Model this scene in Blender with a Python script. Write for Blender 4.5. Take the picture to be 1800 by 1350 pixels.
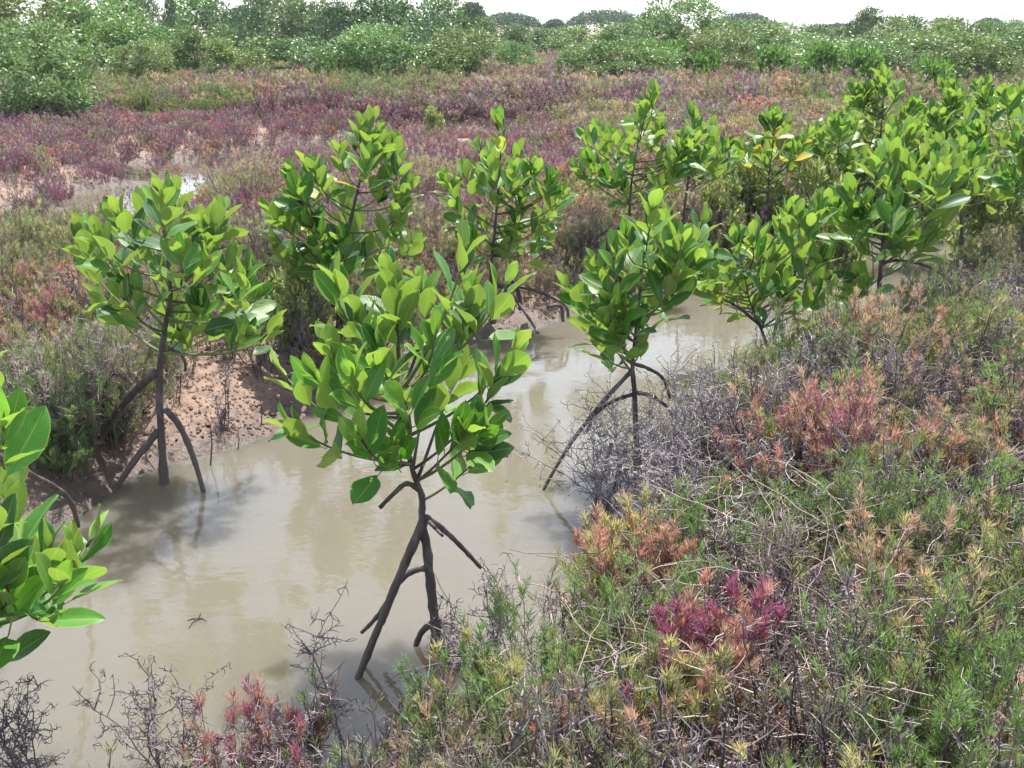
import bpy, math, random
import numpy as np
from mathutils import Vector, Matrix

for o in list(bpy.data.objects):
    bpy.data.objects.remove(o)
scene = bpy.context.scene
COL = scene.collection

# ------------------------------------------------------------------ camera
CAM_H = 1.75
PITCH = math.radians(19.55)
FPX = 1766.0                      # focal length in pixels of the 1800 wide photograph
cd = bpy.data.cameras.new('camera')
cam = bpy.data.objects.new('camera', cd)
COL.objects.link(cam)
cam.location = (0, 0, CAM_H)
cam.rotation_euler = (math.radians(90) - PITCH, 0, 0)
cd.sensor_width = 36
cd.lens = 36 * FPX / 1800
cd.clip_start = 0.05
cd.clip_end = 4000
scene.camera = cam

# ------------------------------------------------------------------ world, sun, exposure
SUN_EL = math.radians(69)
SUN_AZ = math.atan2(0.30, 0.80)       # high ahead of the camera, a little to the right
w = bpy.data.worlds.new('World')
scene.world = w
w.use_nodes = True
nt = w.node_tree
sky = nt.nodes.new('ShaderNodeTexSky')
sky.sky_type = 'NISHITA'
sky.sun_disc = False
sky.sun_elevation = SUN_EL
sky.sun_rotation = SUN_AZ
sky.dust_density = 2.5
sky.air_density = 1.2
bg = nt.nodes['Background']
bg.inputs['Strength'].default_value = 0.12
# thin bright haze over the whole sky, thicker towards the horizon all the way round
wtc = nt.nodes.new('ShaderNodeTexCoord')
wsp = nt.nodes.new('ShaderNodeSeparateXYZ'); nt.links.new(wtc.outputs['Generated'], wsp.inputs[0])
wmr = nt.nodes.new('ShaderNodeMapRange')
nt.links.new(wsp.outputs[2], wmr.inputs[0])
wmr.inputs[1].default_value = 0.0; wmr.inputs[2].default_value = 0.55
wmr.inputs[3].default_value = 5.0; wmr.inputs[4].default_value = 0.4
wcl = nt.nodes.new('ShaderNodeVectorMath'); wcl.operation = 'SCALE'
wcl.inputs[0].default_value = (0.95, 1.02, 1.06)
nt.links.new(wmr.outputs[0], wcl.inputs['Scale'])
wad = nt.nodes.new('ShaderNodeVectorMath'); wad.operation = 'ADD'
nt.links.new(sky.outputs[0], wad.inputs[0]); nt.links.new(wcl.outputs[0], wad.inputs[1])
nt.links.new(wad.outputs[0], bg.inputs[0])
sd = bpy.data.lights.new('sun', 'SUN')
sun = bpy.data.objects.new('sun', sd)
COL.objects.link(sun)
sd.energy = 5.0
sd.angle = math.radians(0.5)
sd.color = (1.0, 0.965, 0.92)
to_sun = Vector((math.sin(SUN_AZ) * math.cos(SUN_EL), math.cos(SUN_AZ) * math.cos(SUN_EL), math.sin(SUN_EL)))
sun.rotation_euler = (-to_sun).to_track_quat('-Z', 'Y').to_euler()
sun.location = to_sun * 30
scene.view_settings.view_transform = 'Standard'
scene.view_settings.look = 'None'
scene.view_settings.gamma = 1
scene.view_settings.use_curve_mapping = False
scene.view_settings.exposure = 1.08

# ------------------------------------------------------------------ helpers
def ray(px, py):
    x = (px - 900) / FPX
    y = -(py - 675) / FPX
    return Vector((x, math.cos(PITCH) + y * math.sin(PITCH), -math.sin(PITCH) + y * math.cos(PITCH)))

def P(px, py, Y):
    d = ray(px, py)
    return Vector((0, 0, CAM_H)) + d * (Y / d.y)

def G(px, py, z=0.0):
    d = ray(px, py)
    return Vector((0, 0, CAM_H)) + d * ((z - CAM_H) / d.z)

def tag(o, label=None, cat=None, group=None, kind=None):
    if label: o['label'] = label
    if cat: o['category'] = cat
    if group: o['group'] = group
    if kind: o['kind'] = kind
    return o

def empty(name, loc, label=None, cat=None, group=None):
    o = bpy.data.objects.new(name, None)
    COL.objects.link(o)
    o.location = loc
    o.empty_display_size = 0.1
    return tag(o, label, cat, group)

def hash2(ix, iy, seed):
    h = (ix.astype(np.int64) * 374761393 + iy.astype(np.int64) * 668265263 + seed * 1442695041) & 0x7fffffff
    h = ((h ^ (h >> 13)) * 1274126177) & 0x7fffffff
    h = (h ^ (h >> 16)) & 0xffff
    return h / 65535.0

def vnoise(x, y, seed=0):
    x = np.asarray(x, float); y = np.asarray(y, float)
    ix = np.floor(x); iy = np.floor(y)
    fx = x - ix; fy = y - iy
    fx = fx * fx * (3 - 2 * fx); fy = fy * fy * (3 - 2 * fy)
    a = hash2(ix, iy, seed); b = hash2(ix + 1, iy, seed)
    c = hash2(ix, iy + 1, seed); d = hash2(ix + 1, iy + 1, seed)
    return (a * (1 - fx) + b * fx) * (1 - fy) + (c * (1 - fx) + d * fx) * fy

def fbm(x, y, seed=0, octv=4):
    s = 0; a = 0.5; t = 0
    for k in range(octv):
        s = s + a * vnoise(x * 2 ** k + 17.3 * k, y * 2 ** k - 9.1 * k, seed + k)
        t += a; a *= 0.55
    return s / t

def sstep(a, b, x):
    t = np.clip((x - a) / (b - a), 0, 1)
    return t * t * (3 - 2 * t)

class MB:
    """collects geometry with a colour per vertex"""
    def __init__(s):
        s.v = []; s.f = []; s.c = []
    def tube(s, pts, rad, sides=6, col=(1, 1, 1), cap=True, col2=None, jit=0.0, rnd=None):
        n = len(pts); base = len(s.v)
        prev = None
        for i, p in enumerate(pts):
            t = (pts[min(i + 1, n - 1)] - pts[max(i - 1, 0)])
            if t.length < 1e-9: t = Vector((0, 0, 1))
            t.normalize()
            if prev is None:
                a = t.orthogonal().normalized()
            else:
                a = (prev - t * prev.dot(t))
                if a.length < 1e-6: a = t.orthogonal()
                a.normalize()
            prev = a
            b = t.cross(a)
            k = i / max(1, n - 1)
            c = col if col2 is None else tuple(col[j] * (1 - k) + col2[j] * k for j in range(3))
            for q in range(sides):
                ang = 2 * math.pi * q / sides
                r = rad[i] * (1 + (rnd.uniform(-jit, jit) if rnd else 0))
                s.v.append(p + (a * math.cos(ang) + b * math.sin(ang)) * r)
                s.c.append(c)
        for i in range(n - 1):
            for q in range(sides):
                q2 = (q + 1) % sides
                s.f.append((base + i * sides + q, base + i * sides + q2, base + (i + 1) * sides + q2, base + (i + 1) * sides + q))
        if cap and sides > 2:
            s.f.append(tuple(base + q for q in reversed(range(sides))))
            s.f.append(tuple(base + (n - 1) * sides + q for q in range(sides)))
    def blade(s, p, d, side, L, W, col, col2=None, bend=None, at=0.5):
        b = len(s.v)
        m = p + d * (L * at)
        tip = p + d * L
        if bend is not None:
            tip = tip + bend
        s.v += [p, m + side * (W / 2), tip, m - side * (W / 2)]
        c2 = col2 or col
        s.c += [col, col, c2, col]
        s.f.append((b, b + 1, b + 2, b + 3))
    def mesh(s, name):
        me = bpy.data.meshes.new(name)
        me.from_pydata([tuple(v) for v in s.v], [], s.f)
        at = me.color_attributes.new('col', 'FLOAT_COLOR', 'POINT')
        arr = np.ones((len(s.v), 4), np.float32)
        if s.c: arr[:, :3] = np.array(s.c, np.float32)
        at.data.foreach_set('color', arr.ravel())
        me.update()
        return me
    def build(s, name, mat, parent=None, smooth=False):
        me = s.mesh(name)
        me.materials.append(mat)
        if smooth: me.shade_smooth()
        o = bpy.data.objects.new(name, me)
        COL.objects.link(o)
        if parent is not None:
            o.parent = parent
        return o

def bez(a, b, c, d, n):
    out = []
    for i in range(n):
        t = i / (n - 1); u = 1 - t
        out.append(a * u ** 3 + b * 3 * u * u * t + c * 3 * u * t * t + d * t ** 3)
    return out

def smooth_path(pts, sub=4):
    """Catmull-Rom through pts"""
    if len(pts) < 3:
        return [pts[0].lerp(pts[1], i / sub) for i in range(sub + 1)]
    out = []
    q = [pts[0] * 2 - pts[1]] + list(pts) + [pts[-1] * 2 - pts[-2]]
    for i in range(1, len(q) - 2):
        for k in range(sub):
            t = k / sub
            p0, p1, p2, p3 = q[i - 1], q[i], q[i + 1], q[i + 2]
            out.append(0.5 * ((2 * p1) + (p2 - p0) * t + (2 * p0 - 5 * p1 + 4 * p2 - p3) * t * t + (3 * p1 - p0 - 3 * p2 + p3) * t ** 3))
    out.append(pts[-1].copy())
    return out

def rvec(r):
    while True:
        v = Vector((r.uniform(-1, 1), r.uniform(-1, 1), r.uniform(-1, 1)))
        if 0.05 < v.length < 1: return v.normalized()

# ------------------------------------------------------------------ materials
def new_mat(name):
    m = bpy.data.materials.new(name)
    m.use_nodes = True
    t = m.node_tree
    t.nodes.clear()
    out = t.nodes.new('ShaderNodeOutputMaterial')
    return m, t, out

def nd(t, typ, **kw):
    n = t.nodes.new(typ)
    for k, v in kw.items():
        setattr(n, k, v)
    return n

def ramp(t, fac, stops):
    r = t.nodes.new('ShaderNodeValToRGB')
    e = r.color_ramp.elements
    while len(e) > 1: e.remove(e[-1])
    e[0].position = stops[0][0]; e[0].color = (*stops[0][1], 1)
    for p, c in stops[1:]:
        k = e.new(p); k.color = (*c, 1)
    t.links.new(fac, r.inputs[0])
    return r.outputs[0]

def mixc(t, fac, a, b, mode='MIX'):
    m = t.nodes.new('ShaderNodeMix'); m.data_type = 'RGBA'; m.blend_type = mode
    if isinstance(fac, (int, float)): m.inputs[0].default_value = fac
    else: t.links.new(fac, m.inputs[0])
    for i, s in ((6, a), (7, b)):
        if isinstance(s, tuple): m.inputs[i].default_value = (*s, 1)
        else: t.links.new(s, m.inputs[i])
    return m.outputs[2]

def math_(t, op, a, b=None, c=None):
    m = t.nodes.new('ShaderNodeMath'); m.operation = op
    for i, s in enumerate((a, b, c)):
        if s is None: continue
        if isinstance(s, (int, float)): m.inputs[i].default_value = s
        else: t.links.new(s, m.inputs[i])
    return m.outputs[0]

def noise_tex(t, vec, scale, detail=4, rough=0.55):
    n = t.nodes.new('ShaderNodeTexNoise')
    n.inputs['Scale'].default_value = scale
    n.inputs['Detail'].default_value = detail
    n.inputs['Roughness'].default_value = rough
    if vec is not None: t.links.new(vec, n.inputs['Vector'])
    return n.outputs['Fac']

def leaf_shader(t, out, top, under, rough=0.35, trans=0.3, tcol=None, spec=0.5, bump=None):
    geo = t.nodes.new('ShaderNodeNewGeometry')
    col = mixc(t, geo.outputs['Backfacing'], top, under)
    p = t.nodes.new('ShaderNodeBsdfPrincipled')
    t.links.new(col, p.inputs['Base Color'])
    p.inputs['Roughness'].default_value = rough
    p.inputs['Specular IOR Level'].default_value = spec
    if bump is not None: t.links.new(bump, p.inputs['Normal'])
    tr = t.nodes.new('ShaderNodeBsdfTranslucent')
    tc = mixc(t, 1.0, col, tcol if tcol else (1.6, 1.7, 0.8), 'MULTIPLY')
    t.links.new(tc, tr.inputs['Color'])
    mx = t.nodes.new('ShaderNodeMixShader')
    mx.inputs[0].default_value = trans
    t.links.new(p.outputs[0], mx.inputs[1])
    t.links.new(tr.outputs[0], mx.inputs[2])
    t.links.new(mx.outputs[0], out.inputs['Surface'])

def mat_mangrove_leaf():
    m, t, out = new_mat('mangrove_leaf')
    uv = nd(t, 'ShaderNodeUVMap')
    sp = t.nodes.new('ShaderNodeSeparateXYZ'); t.links.new(uv.outputs[0], sp.inputs[0])
    oi = t.nodes.new('ShaderNodeObjectInfo')
    au = math_(t, 'ABSOLUTE', math_(t, 'SUBTRACT', sp.outputs[0], 0.5))     # 0 at the midrib, 0.5 at the edge
    rib = math_(t, 'SMOOTH_MIN', math_(t, 'MULTIPLY', au, 22.0), 1.0, 0.2)
    ribm = math_(t, 'SUBTRACT', 1.0, rib)
    edge = math_(t, 'GREATER_THAN', au, 0.462)
    tc = nd(t, 'ShaderNodeTexCoord')
    n1 = noise_tex(t, tc.outputs['Object'], 9, 3)
    n2 = noise_tex(t, tc.outputs['Object'], 55, 3)
    base = oi.outputs['Color']
    dk = mixc(t, 1.0, base, (0.72, 0.80, 0.8), 'MULTIPLY')
    c = mixc(t, n1, dk, base)
    # faint blotches of age
    sp2 = math_(t, 'GREATER_THAN', n2, 0.66)
    c = mixc(t, math_(t, 'MULTIPLY', sp2, 0.45), c, (0.22, 0.20, 0.05))
    pale = mixc(t, 0.5, base, (0.42, 0.46, 0.16))
    c = mixc(t, math_(t, 'MULTIPLY', ribm, 0.75), c, pale)
    c = mixc(t, math_(t, 'MULTIPLY', edge, 0.65), c, pale)
    und = mixc(t, 0.50, c, (0.27, 0.34, 0.10))
    # side veins as very shallow relief
    vv = math_(t, 'SINE', math_(t, 'MULTIPLY', math_(t, 'ADD', sp.outputs[1], math_(t, 'MULTIPLY', au, -0.55)), 105.0))
    bp = t.nodes.new('ShaderNodeBump')
    bp.inputs['Strength'].default_value = 0.10
    bp.inputs['Distance'].default_value = 0.002
    t.links.new(math_(t, 'ADD', vv, math_(t, 'MULTIPLY', n2, 3.0)), bp.inputs['Height'])
    leaf_shader(t, out, c, und, 0.44, 0.36, (1.55, 1.65, 0.75), 0.5, bp.outputs[0])
    return m

def mat_colattr(name, rough=0.7, trans=0.25, spec=0.3, under=None, tint=False, objtint=False):
    m, t, out = new_mat(name)
    a = nd(t, 'ShaderNodeAttribute', attribute_name='col')
    c = a.outputs['Color']
    if tint:
        b = nd(t, 'ShaderNodeAttribute', attribute_name='tint', attribute_type='INSTANCER')
        c = mixc(t, 1.0, c, b.outputs['Color'], 'MULTIPLY')
    if objtint:
        oi = t.nodes.new('ShaderNodeObjectInfo')
        c = mixc(t, 1.0, c, oi.outputs['Color'], 'MULTIPLY')
    u = mixc(t, 0.35, c, under) if under else c
    leaf_shader(t, out, c, u, rough, trans, (1.4, 1.4, 0.95), spec)
    return m

def mat_bark(name, c1, c2, c3, scale=18, mud=False):
    m, t, out = new_mat(name)
    tc = nd(t, 'ShaderNodeTexCoord')
    mp = t.nodes.new('ShaderNodeMapping'); mp.inputs['Scale'].default_value = (1, 1, 0.35)
    t.links.new(tc.outputs['Object'], mp.inputs[0])
    n = noise_tex(t, mp.outputs[0], scale, 6, 0.65)
    n2 = noise_tex(t, tc.outputs['Object'], scale * 5, 4, 0.7)
    c = ramp(t, n, [(0.3, c1), (0.5, c2), (0.68, c3)])
    c = mixc(t, n2, mixc(t, 1.0, c, (0.55, 0.55, 0.6), 'MULTIPLY'), c)
    a = nd(t, 'ShaderNodeAttribute', attribute_name='col')
    c = mixc(t, 1.0, c, a.outputs['Color'], 'MULTIPLY')
    if mud:
        geo = t.nodes.new('ShaderNodeNewGeometry')
        spz = t.nodes.new('ShaderNodeSeparateXYZ'); t.links.new(geo.outputs['Position'], spz.inputs[0])
        mr = t.nodes.new('ShaderNodeMapRange'); mr.interpolation_type = 'SMOOTHSTEP'
        t.links.new(math_(t, 'ADD', spz.outputs[2], math_(t, 'MULTIPLY', math_(t, 'SUBTRACT', n, 0.5), 0.5)), mr.inputs[0])
        mr.inputs[1].default_value = 0.10; mr.inputs[2].default_value = 0.32; mr.inputs[3].default_value = 0.55; mr.inputs[4].default_value = 0.0
        c = mixc(t, mr.outputs[0], c, mixc(t, n2, (0.10, 0.078, 0.066), (0.23, 0.185, 0.15)))
    p = t.nodes.new('ShaderNodeBsdfPrincipled')
    t.links.new(c, p.inputs['Base Color'])
    p.inputs['Roughness'].default_value = 0.72
    bp = t.nodes.new('ShaderNodeBump'); bp.inputs['Strength'].default_value = 0.6; bp.inputs['Distance'].default_value = 0.004
    t.links.new(math_(t, 'ADD', n, n2), bp.inputs['Height'])
    t.links.new(bp.outputs[0], p.inputs['Normal'])
    t.links.new(p.outputs[0], out.inputs['Surface'])
    return m

def mat_mud():
    m, t, out = new_mat('mud')
    geo = t.nodes.new('ShaderNodeNewGeometry')
    pos = geo.outputs['Position']
    sp = t.nodes.new('ShaderNodeSeparateXYZ'); t.links.new(pos, sp.inputs[0])
    n1 = noise_tex(t, pos, 1.3, 4)
    n2 = noise_tex(t, pos, 14, 5, 0.65)
    n3 = noise_tex(t, pos, 70, 4, 0.7)
    dry = ramp(t, n2, [(0.30, (0.115, 0.074, 0.054)), (0.5, (0.215, 0.142, 0.102)), (0.72, (0.31, 0.215, 0.162))])
    dark = mixc(t, n2, (0.10, 0.07, 0.055), (0.22, 0.15, 0.11))
    c = mixc(t, ramp(t, n1, [(0.42, (0, 0, 0)), (0.62, (1, 1, 1))]), dry, mixc(t, 0.5, dry, dark))
    # wet mud close above the water line
    wet = t.nodes.new('ShaderNodeMapRange'); wet.interpolation_type = 'SMOOTHSTEP'
    t.links.new(math_(t, 'ADD', sp.outputs[2], math_(t, 'MULTIPLY', math_(t, 'SUBTRACT', n2, 0.5), 0.05)), wet.inputs[0])
    wet.inputs[1].default_value = 0.01; wet.inputs[2].default_value = 0.13
    wet.inputs[3].default_value = 1; wet.inputs[4].default_value = 0
    c = mixc(t, wet.outputs[0], c, mixc(t, 1.0, c, (0.42, 0.41, 0.42), 'MULTIPLY'))
    p = t.nodes.new('ShaderNodeBsdfPrincipled')
    t.links.new(c, p.inputs['Base Color'])
    t.links.new(math_(t, 'MULTIPLY_ADD', wet.outputs[0], -0.5, 0.85), p.inputs['Roughness'])
    bp = t.nodes.new('ShaderNodeBump'); bp.inputs['Strength'].default_value = 0.8; bp.inputs['Distance'].default_value = 0.02
    t.links.new(math_(t, 'ADD', n2, math_(t, 'MULTIPLY', n3, 0.5)), bp.inputs['Height'])
    t.links.new(bp.outputs[0], p.inputs['Normal'])
    t.links.new(p.outputs[0], out.inputs['Surface'])
    return m

def mat_water():
    m, t, out = new_mat('muddy_water')
    geo = t.nodes.new('ShaderNodeNewGeometry')
    pos = geo.outputs['Position']
    mp = t.nodes.new('ShaderNodeMapping'); mp.inputs['Scale'].default_value = (1.0, 1.5, 1)
    mp.inputs['Rotation'].default_value = (0, 0, math.radians(-18))
    t.links.new(pos, mp.inputs[0])
    n0 = noise_tex(t, pos, 0.9, 4)
    n1 = noise_tex(t, mp.outputs[0], 5.0, 3, 0.5)
    n2 = noise_tex(t, mp.outputs[0], 19, 3, 0.5)
    patch = noise_tex(t, pos, 1.1, 2)
    c = mixc(t, n0, (0.110, 0.098, 0.073), (0.142, 0.127, 0.096))
    p = t.nodes.new('ShaderNodeBsdfPrincipled')
    t.links.new(c, p.inputs['Base Color'])
    p.inputs['Roughness'].default_value = 0.015
    p.inputs['Subsurface Weight'].default_value = 1.0          # silt in the water scatters light under the surface
    p.inputs['Subsurface Radius'].default_value = (0.30, 0.26, 0.18)
    p.inputs['Subsurface Scale'].default_value = 1.0
    p.subsurface_method = 'BURLEY'
    p.inputs['IOR'].default_value = 1.333
    p.inputs['Specular IOR Level'].default_value = 1.0
    bp = t.nodes.new('ShaderNodeBump'); bp.inputs['Strength'].default_value = 0.30; bp.inputs['Distance'].default_value = 0.010
    rip = math_(t, 'MULTIPLY', n2, math_(t, 'MULTIPLY', patch, 0.55))
    t.links.new(math_(t, 'ADD', math_(t, 'MULTIPLY', n1, 0.7), rip), bp.inputs['Height'])
    t.links.new(bp.outputs[0], p.inputs['Normal'])
    t.links.new(p.outputs[0], out.inputs['Surface'])
    return m

M_LEAF = mat_mangrove_leaf()
M_COVER = mat_colattr('seepweed', 0.48, 0.42, 0.45, tint=True)
M_BUSH = mat_colattr('seepweed_bush', 0.48, 0.42, 0.45)
M_GREY = mat_colattr('grey_mangrove_leaf', 0.45, 0.20, 0.45, under=(0.25, 0.34, 0.15), objtint=True)
M_PALE = mat_colattr('pale_shrub_leaf', 0.45, 0.42, 0.45, under=(0.32, 0.38, 0.20))
M_TWIG = mat_colattr('dead_twig', 0.8, 0.0, 0.2)
M_BARK = mat_bark('mangrove_bark', (0.040, 0.027, 0.026), (0.090, 0.062, 0.058), (0.22, 0.175, 0.16), 18, True)
M_GREENWOOD = mat_bark('green_shoot', (0.12, 0.15, 0.05), (0.16, 0.19, 0.06), (0.22, 0.23, 0.09), 30)
M_FARBARK = mat_bark('grey_bark', (0.10, 0.08, 0.07), (0.16, 0.135, 0.115), (0.22, 0.19, 0.165), 8)
M_MUD = mat_mud()
M_WATER = mat_water()

# ------------------------------------------------------------------ the ground with its tidal channel
far_edge = [(-700, 1150), (-250, 1010), (0, 945), (120, 915), (185, 880), (240, 838), (300, 805), (380, 788), (470, 768),
            (560, 730), (680, 680), (790, 625), (870, 592), (950, 573), (1030, 552), (1100, 530), (1180, 512), (1260, 498),
            (1330, 470), (1420, 440), (1520, 420), (1640, 395), (1740, 360), (1820, 338), (2000, 305)]
near_edge = [(2000, 345), (1880, 385), (1790, 425), (1710, 490), (1650, 555), (1570, 605), (1480, 640), (1380, 680), (1280, 740),
             (1200, 815), (1145, 890), (1110, 985), (1060, 1085), (975, 1170), (890, 1240), (790, 1320), (690, 1380),
             (560, 1415), (400, 1500), (200, 1600), (-100, 1730), (-600, 1900)]
chan = [G(*p) for p in far_edge] + [G(*p) for p in near_edge] + [Vector((-9, 0.7, 0)), Vector((-9, 2.6, 0))]
CH = np.array([(p.x, p.y) for p in chan])

def chan_sd(x, y):
    """distance to the channel edge, positive on land"""
    x = np.asarray(x, float); y = np.asarray(y, float)
    d = np.full(x.shape, 1e9); inside = np.zeros(x.shape, bool)
    n = len(CH)
    for i in range(n):
        ax, ay = CH[i]; bx, by = CH[(i + 1) % n]
        ex, ey = bx - ax, by - ay
        t = np.clip(((x - ax) * ex + (y - ay) * ey) / (ex * ex + ey * ey + 1e-12), 0, 1)
        d = np.minimum(d, np.hypot(x - ax - t * ex, y - ay - t * ey))
        c = ((ay > y) != (by > y)) & (x < ex * (y - ay) / (ey + 1e-12) + ax)
        inside ^= c
    return np.where(inside, -d, d)

# shallow pools on the marsh beyond the channel: ellipses (x, y, rx, ry)
pools = []
for px, py, rx, ry in [(230, 335, 1.0, 1.3), (345, 290, 1.2, 1.6), (110, 378, 1.2, 0.9), (560, 262, 1.4, 1.6),
                       (780, 243, 1.5, 1.3), (430, 275, 1.0, 1.2), (10, 410, 1.0, 0.7)]:
    g = G(px, py, 0.06)
    pools.append((g.x, g.y, rx, ry))

def pool_mask(x, y):
    m = np.zeros(np.shape(x))
    for cx, cy, rx, ry in pools:
        m = np.maximum(m, np.exp(-(((x - cx) / rx) ** 2 + ((y - cy) / ry) ** 2) ** 1.3))
    return m

def height(x, y):
    x = np.asarray(x, float); y = np.asarray(y, float)
    d = chan_sd(x, y) + (fbm(x * 2.2, y * 2.2, 5) - 0.5) * 0.22
    land = 0.25 * (1 - np.exp(-np.maximum(d, 0) / 0.42))
    bed = -0.30 * (1 - np.exp(np.minimum(d, 0) / 0.28))
    z = np.where(d > 0, land, bed)
    rough = np.clip(d / 0.3, 0, 1)
    z = z + rough * ((fbm(x * 1.1, y * 1.1, 11) - 0.5) * 0.10 + (fbm(x * 9, y * 9, 21, 3) - 0.5) * 0.045)
    z = z + np.clip(d / 0.05, 0, 1) * (fbm(x * 30, y * 30, 31, 2) - 0.5) * 0.022
    pm = np.clip(pool_mask(x, y) * 1.5, 0, 1)
    z = z * (1 - pm) + pm * (-0.026 + (fbm(x * 2.4, y * 2.4, 41) - 0.5) * 0.10)
    r = np.hypot(x, y)
    z = z + np.clip((r - 15) / 60, 0, 1) * 0.15
    return z

def hz(x, y):
    return float(height(np.array([x]), np.array([y]))[0])

def build_ground():
    rs = np.concatenate([[0.0], np.geomspace(0.5, 60, 430), np.geomspace(64, 3000, 40)])
    a_in = np.radians(np.linspace(-42, 42, 420))
    a_out = np.radians(np.linspace(42, 318, 100))[1:-1]
    an = np.concatenate([a_in, a_out])
    R, A = np.meshgrid(rs[1:], an, indexing='ij')
    X = R * np.sin(A); Y = R * np.cos(A)
    Z = height(X, Y)
    nr, na = X.shape
    v = np.concatenate([[[0, 0, hz(0, 0)]], np.stack([X.ravel(), Y.ravel(), Z.ravel()], 1)])
    i, j = np.meshgrid(np.arange(nr - 1), np.arange(na), indexing='ij')
    j2 = (j + 1) % na
    q = np.stack([1 + i * na + j, 1 + (i + 1) * na + j, 1 + (i + 1) * na + j2, 1 + i * na + j2], -1).reshape(-1, 4)[:, ::-1]
    tri = [(0, 1 + (k + 1) % na, 1 + k)[::-1] for k in range(na)]
    me = bpy.data.meshes.new('ground')
    faces = q.tolist() + tri
    me.from_pydata(v.tolist(), [], faces)
    me.update()
    me.shade_smooth()
    me.materials.append(M_MUD)
    o = bpy.data.objects.new('ground', me)
    COL.objects.link(o)
    tag(o, 'pinkish brown marsh mud with a tidal channel cut through it', None, None, 'structure')
    # water sheet
    b = MB()
    n = 60
    ring = [Vector((70 * math.cos(2 * math.pi * k / n), 70 * math.sin(2 * math.pi * k / n), 0)) for k in range(n)]
    b.v = ring; b.c = [(1, 1, 1)] * n; b.f = [tuple(range(n))]
    wt = b.build('water', M_WATER)
    tag(wt, 'still muddy grey-brown water of the tidal channel and marsh pools', None, None, 'structure')

build_ground()

# ------------------------------------------------------------------ mangrove saplings
def leaf_mesh(seed):
    r = random.Random(seed)
    NS, NA = 6, 4
    fold = r.uniform(0.10, 0.42); curl = r.uniform(-0.10, 0.22); twist = r.uniform(-0.25, 0.25)
    wid = r.uniform(0.37, 0.47); skew = r.uniform(-0.03, 0.03); wave = r.uniform(0, 0.05)
    pet = 0.12                                # petiole, as part of unit length 1
    vs, fs, uvs = [], [], []
    # petiole: a thin three sided stalk
    for k, (yy, rr) in enumerate(((0.0, 0.013), (pet, 0.011))):
        for q in range(3):
            a = 2 * math.pi * q / 3 + math.pi / 2
            vs.append((rr * math.cos(a), yy, rr * math.sin(a) - 0.004)); uvs.append((0.5, 0))
    for q in range(3):
        fs.append((q, (q + 1) % 3, 3 + (q + 1) % 3, 3 + q))
    prof = [(0.0, 0.05), (0.16, 0.58), (0.36, 0.93), (0.56, 1.0), (0.76, 0.80), (0.90, 0.46), (1.0, 0.02)]
    b = len(vs)
    for (t, h) in prof:
        yy = pet + t * (1 - pet)
        for k in range(NA + 1):
            u = k / NA * 2 - 1
            hw = h * wid / 2
            x = u * hw + skew * math.sin(math.pi * t)
            z = abs(u) ** 1.2 * hw * fold + curl * (t - 0.3) ** 2 * (-1 if curl > 0 else 1) * 0.8 + wave * math.sin(t * 9 + u * 2) * abs(u)
            z += u * hw * twist * (t - 0.5)
            vs.append((x, yy, z)); uvs.append((k / NA, t))
    for i in range(NS):
        for k in range(NA):
            fs.append((b + i * 5 + k, b + i * 5 + k + 1, b + (i + 1) * 5 + k + 1, b + (i + 1) * 5 + k))
    me = bpy.data.meshes.new('leaf')
    me.from_pydata(vs, [], fs)
    uvl = me.uv_layers.new(name='UVMap')
    li = np.zeros(len(me.loops), np.int32); me.loops.foreach_get('vertex_index', li)
    uvl.data.foreach_set('uv', np.array(uvs, np.float32)[li].ravel())
    me.materials.append(M_LEAF)
    me.shade_smooth()
    me.update()
    return me

LEAVES = [leaf_mesh(100 + k) for k in range(16)]

def add_leaf(root, base, d, n, L, col, r, name='leaf', label=None):
    d = d.normalized()
    n = (n - d * n.dot(d))
    if n.length < 1e-4: n = d.orthogonal()
    n.normalize()
    x = d.cross(n)
    m = Matrix((( x.x, d.x, n.x, base.x), (x.y, d.y, n.y, base.y), (x.z, d.z, n.z, base.z), (0, 0, 0, 1)))
    m = m @ Matrix.Diagonal((L * r.uniform(0.9, 1.12), L, L, 1))
    o = bpy.data.objects.new(name, r.choice(LEAVES))
    COL.objects.link(o)
    o.parent = root
    o.matrix_local = Matrix.Translation(-root.location) @ m
    o.color = (*col, 1)
    if label: o['label'] = label
    return o

GREENS = [(0.052, 0.158, 0.021), (0.066, 0.180, 0.025), (0.084, 0.205, 0.030), (0.032, 0.108, 0.022), (0.105, 0.228, 0.034)]
YOUNG = [(0.135, 0.265, 0.045), (0.165, 0.285, 0.055)]

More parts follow.
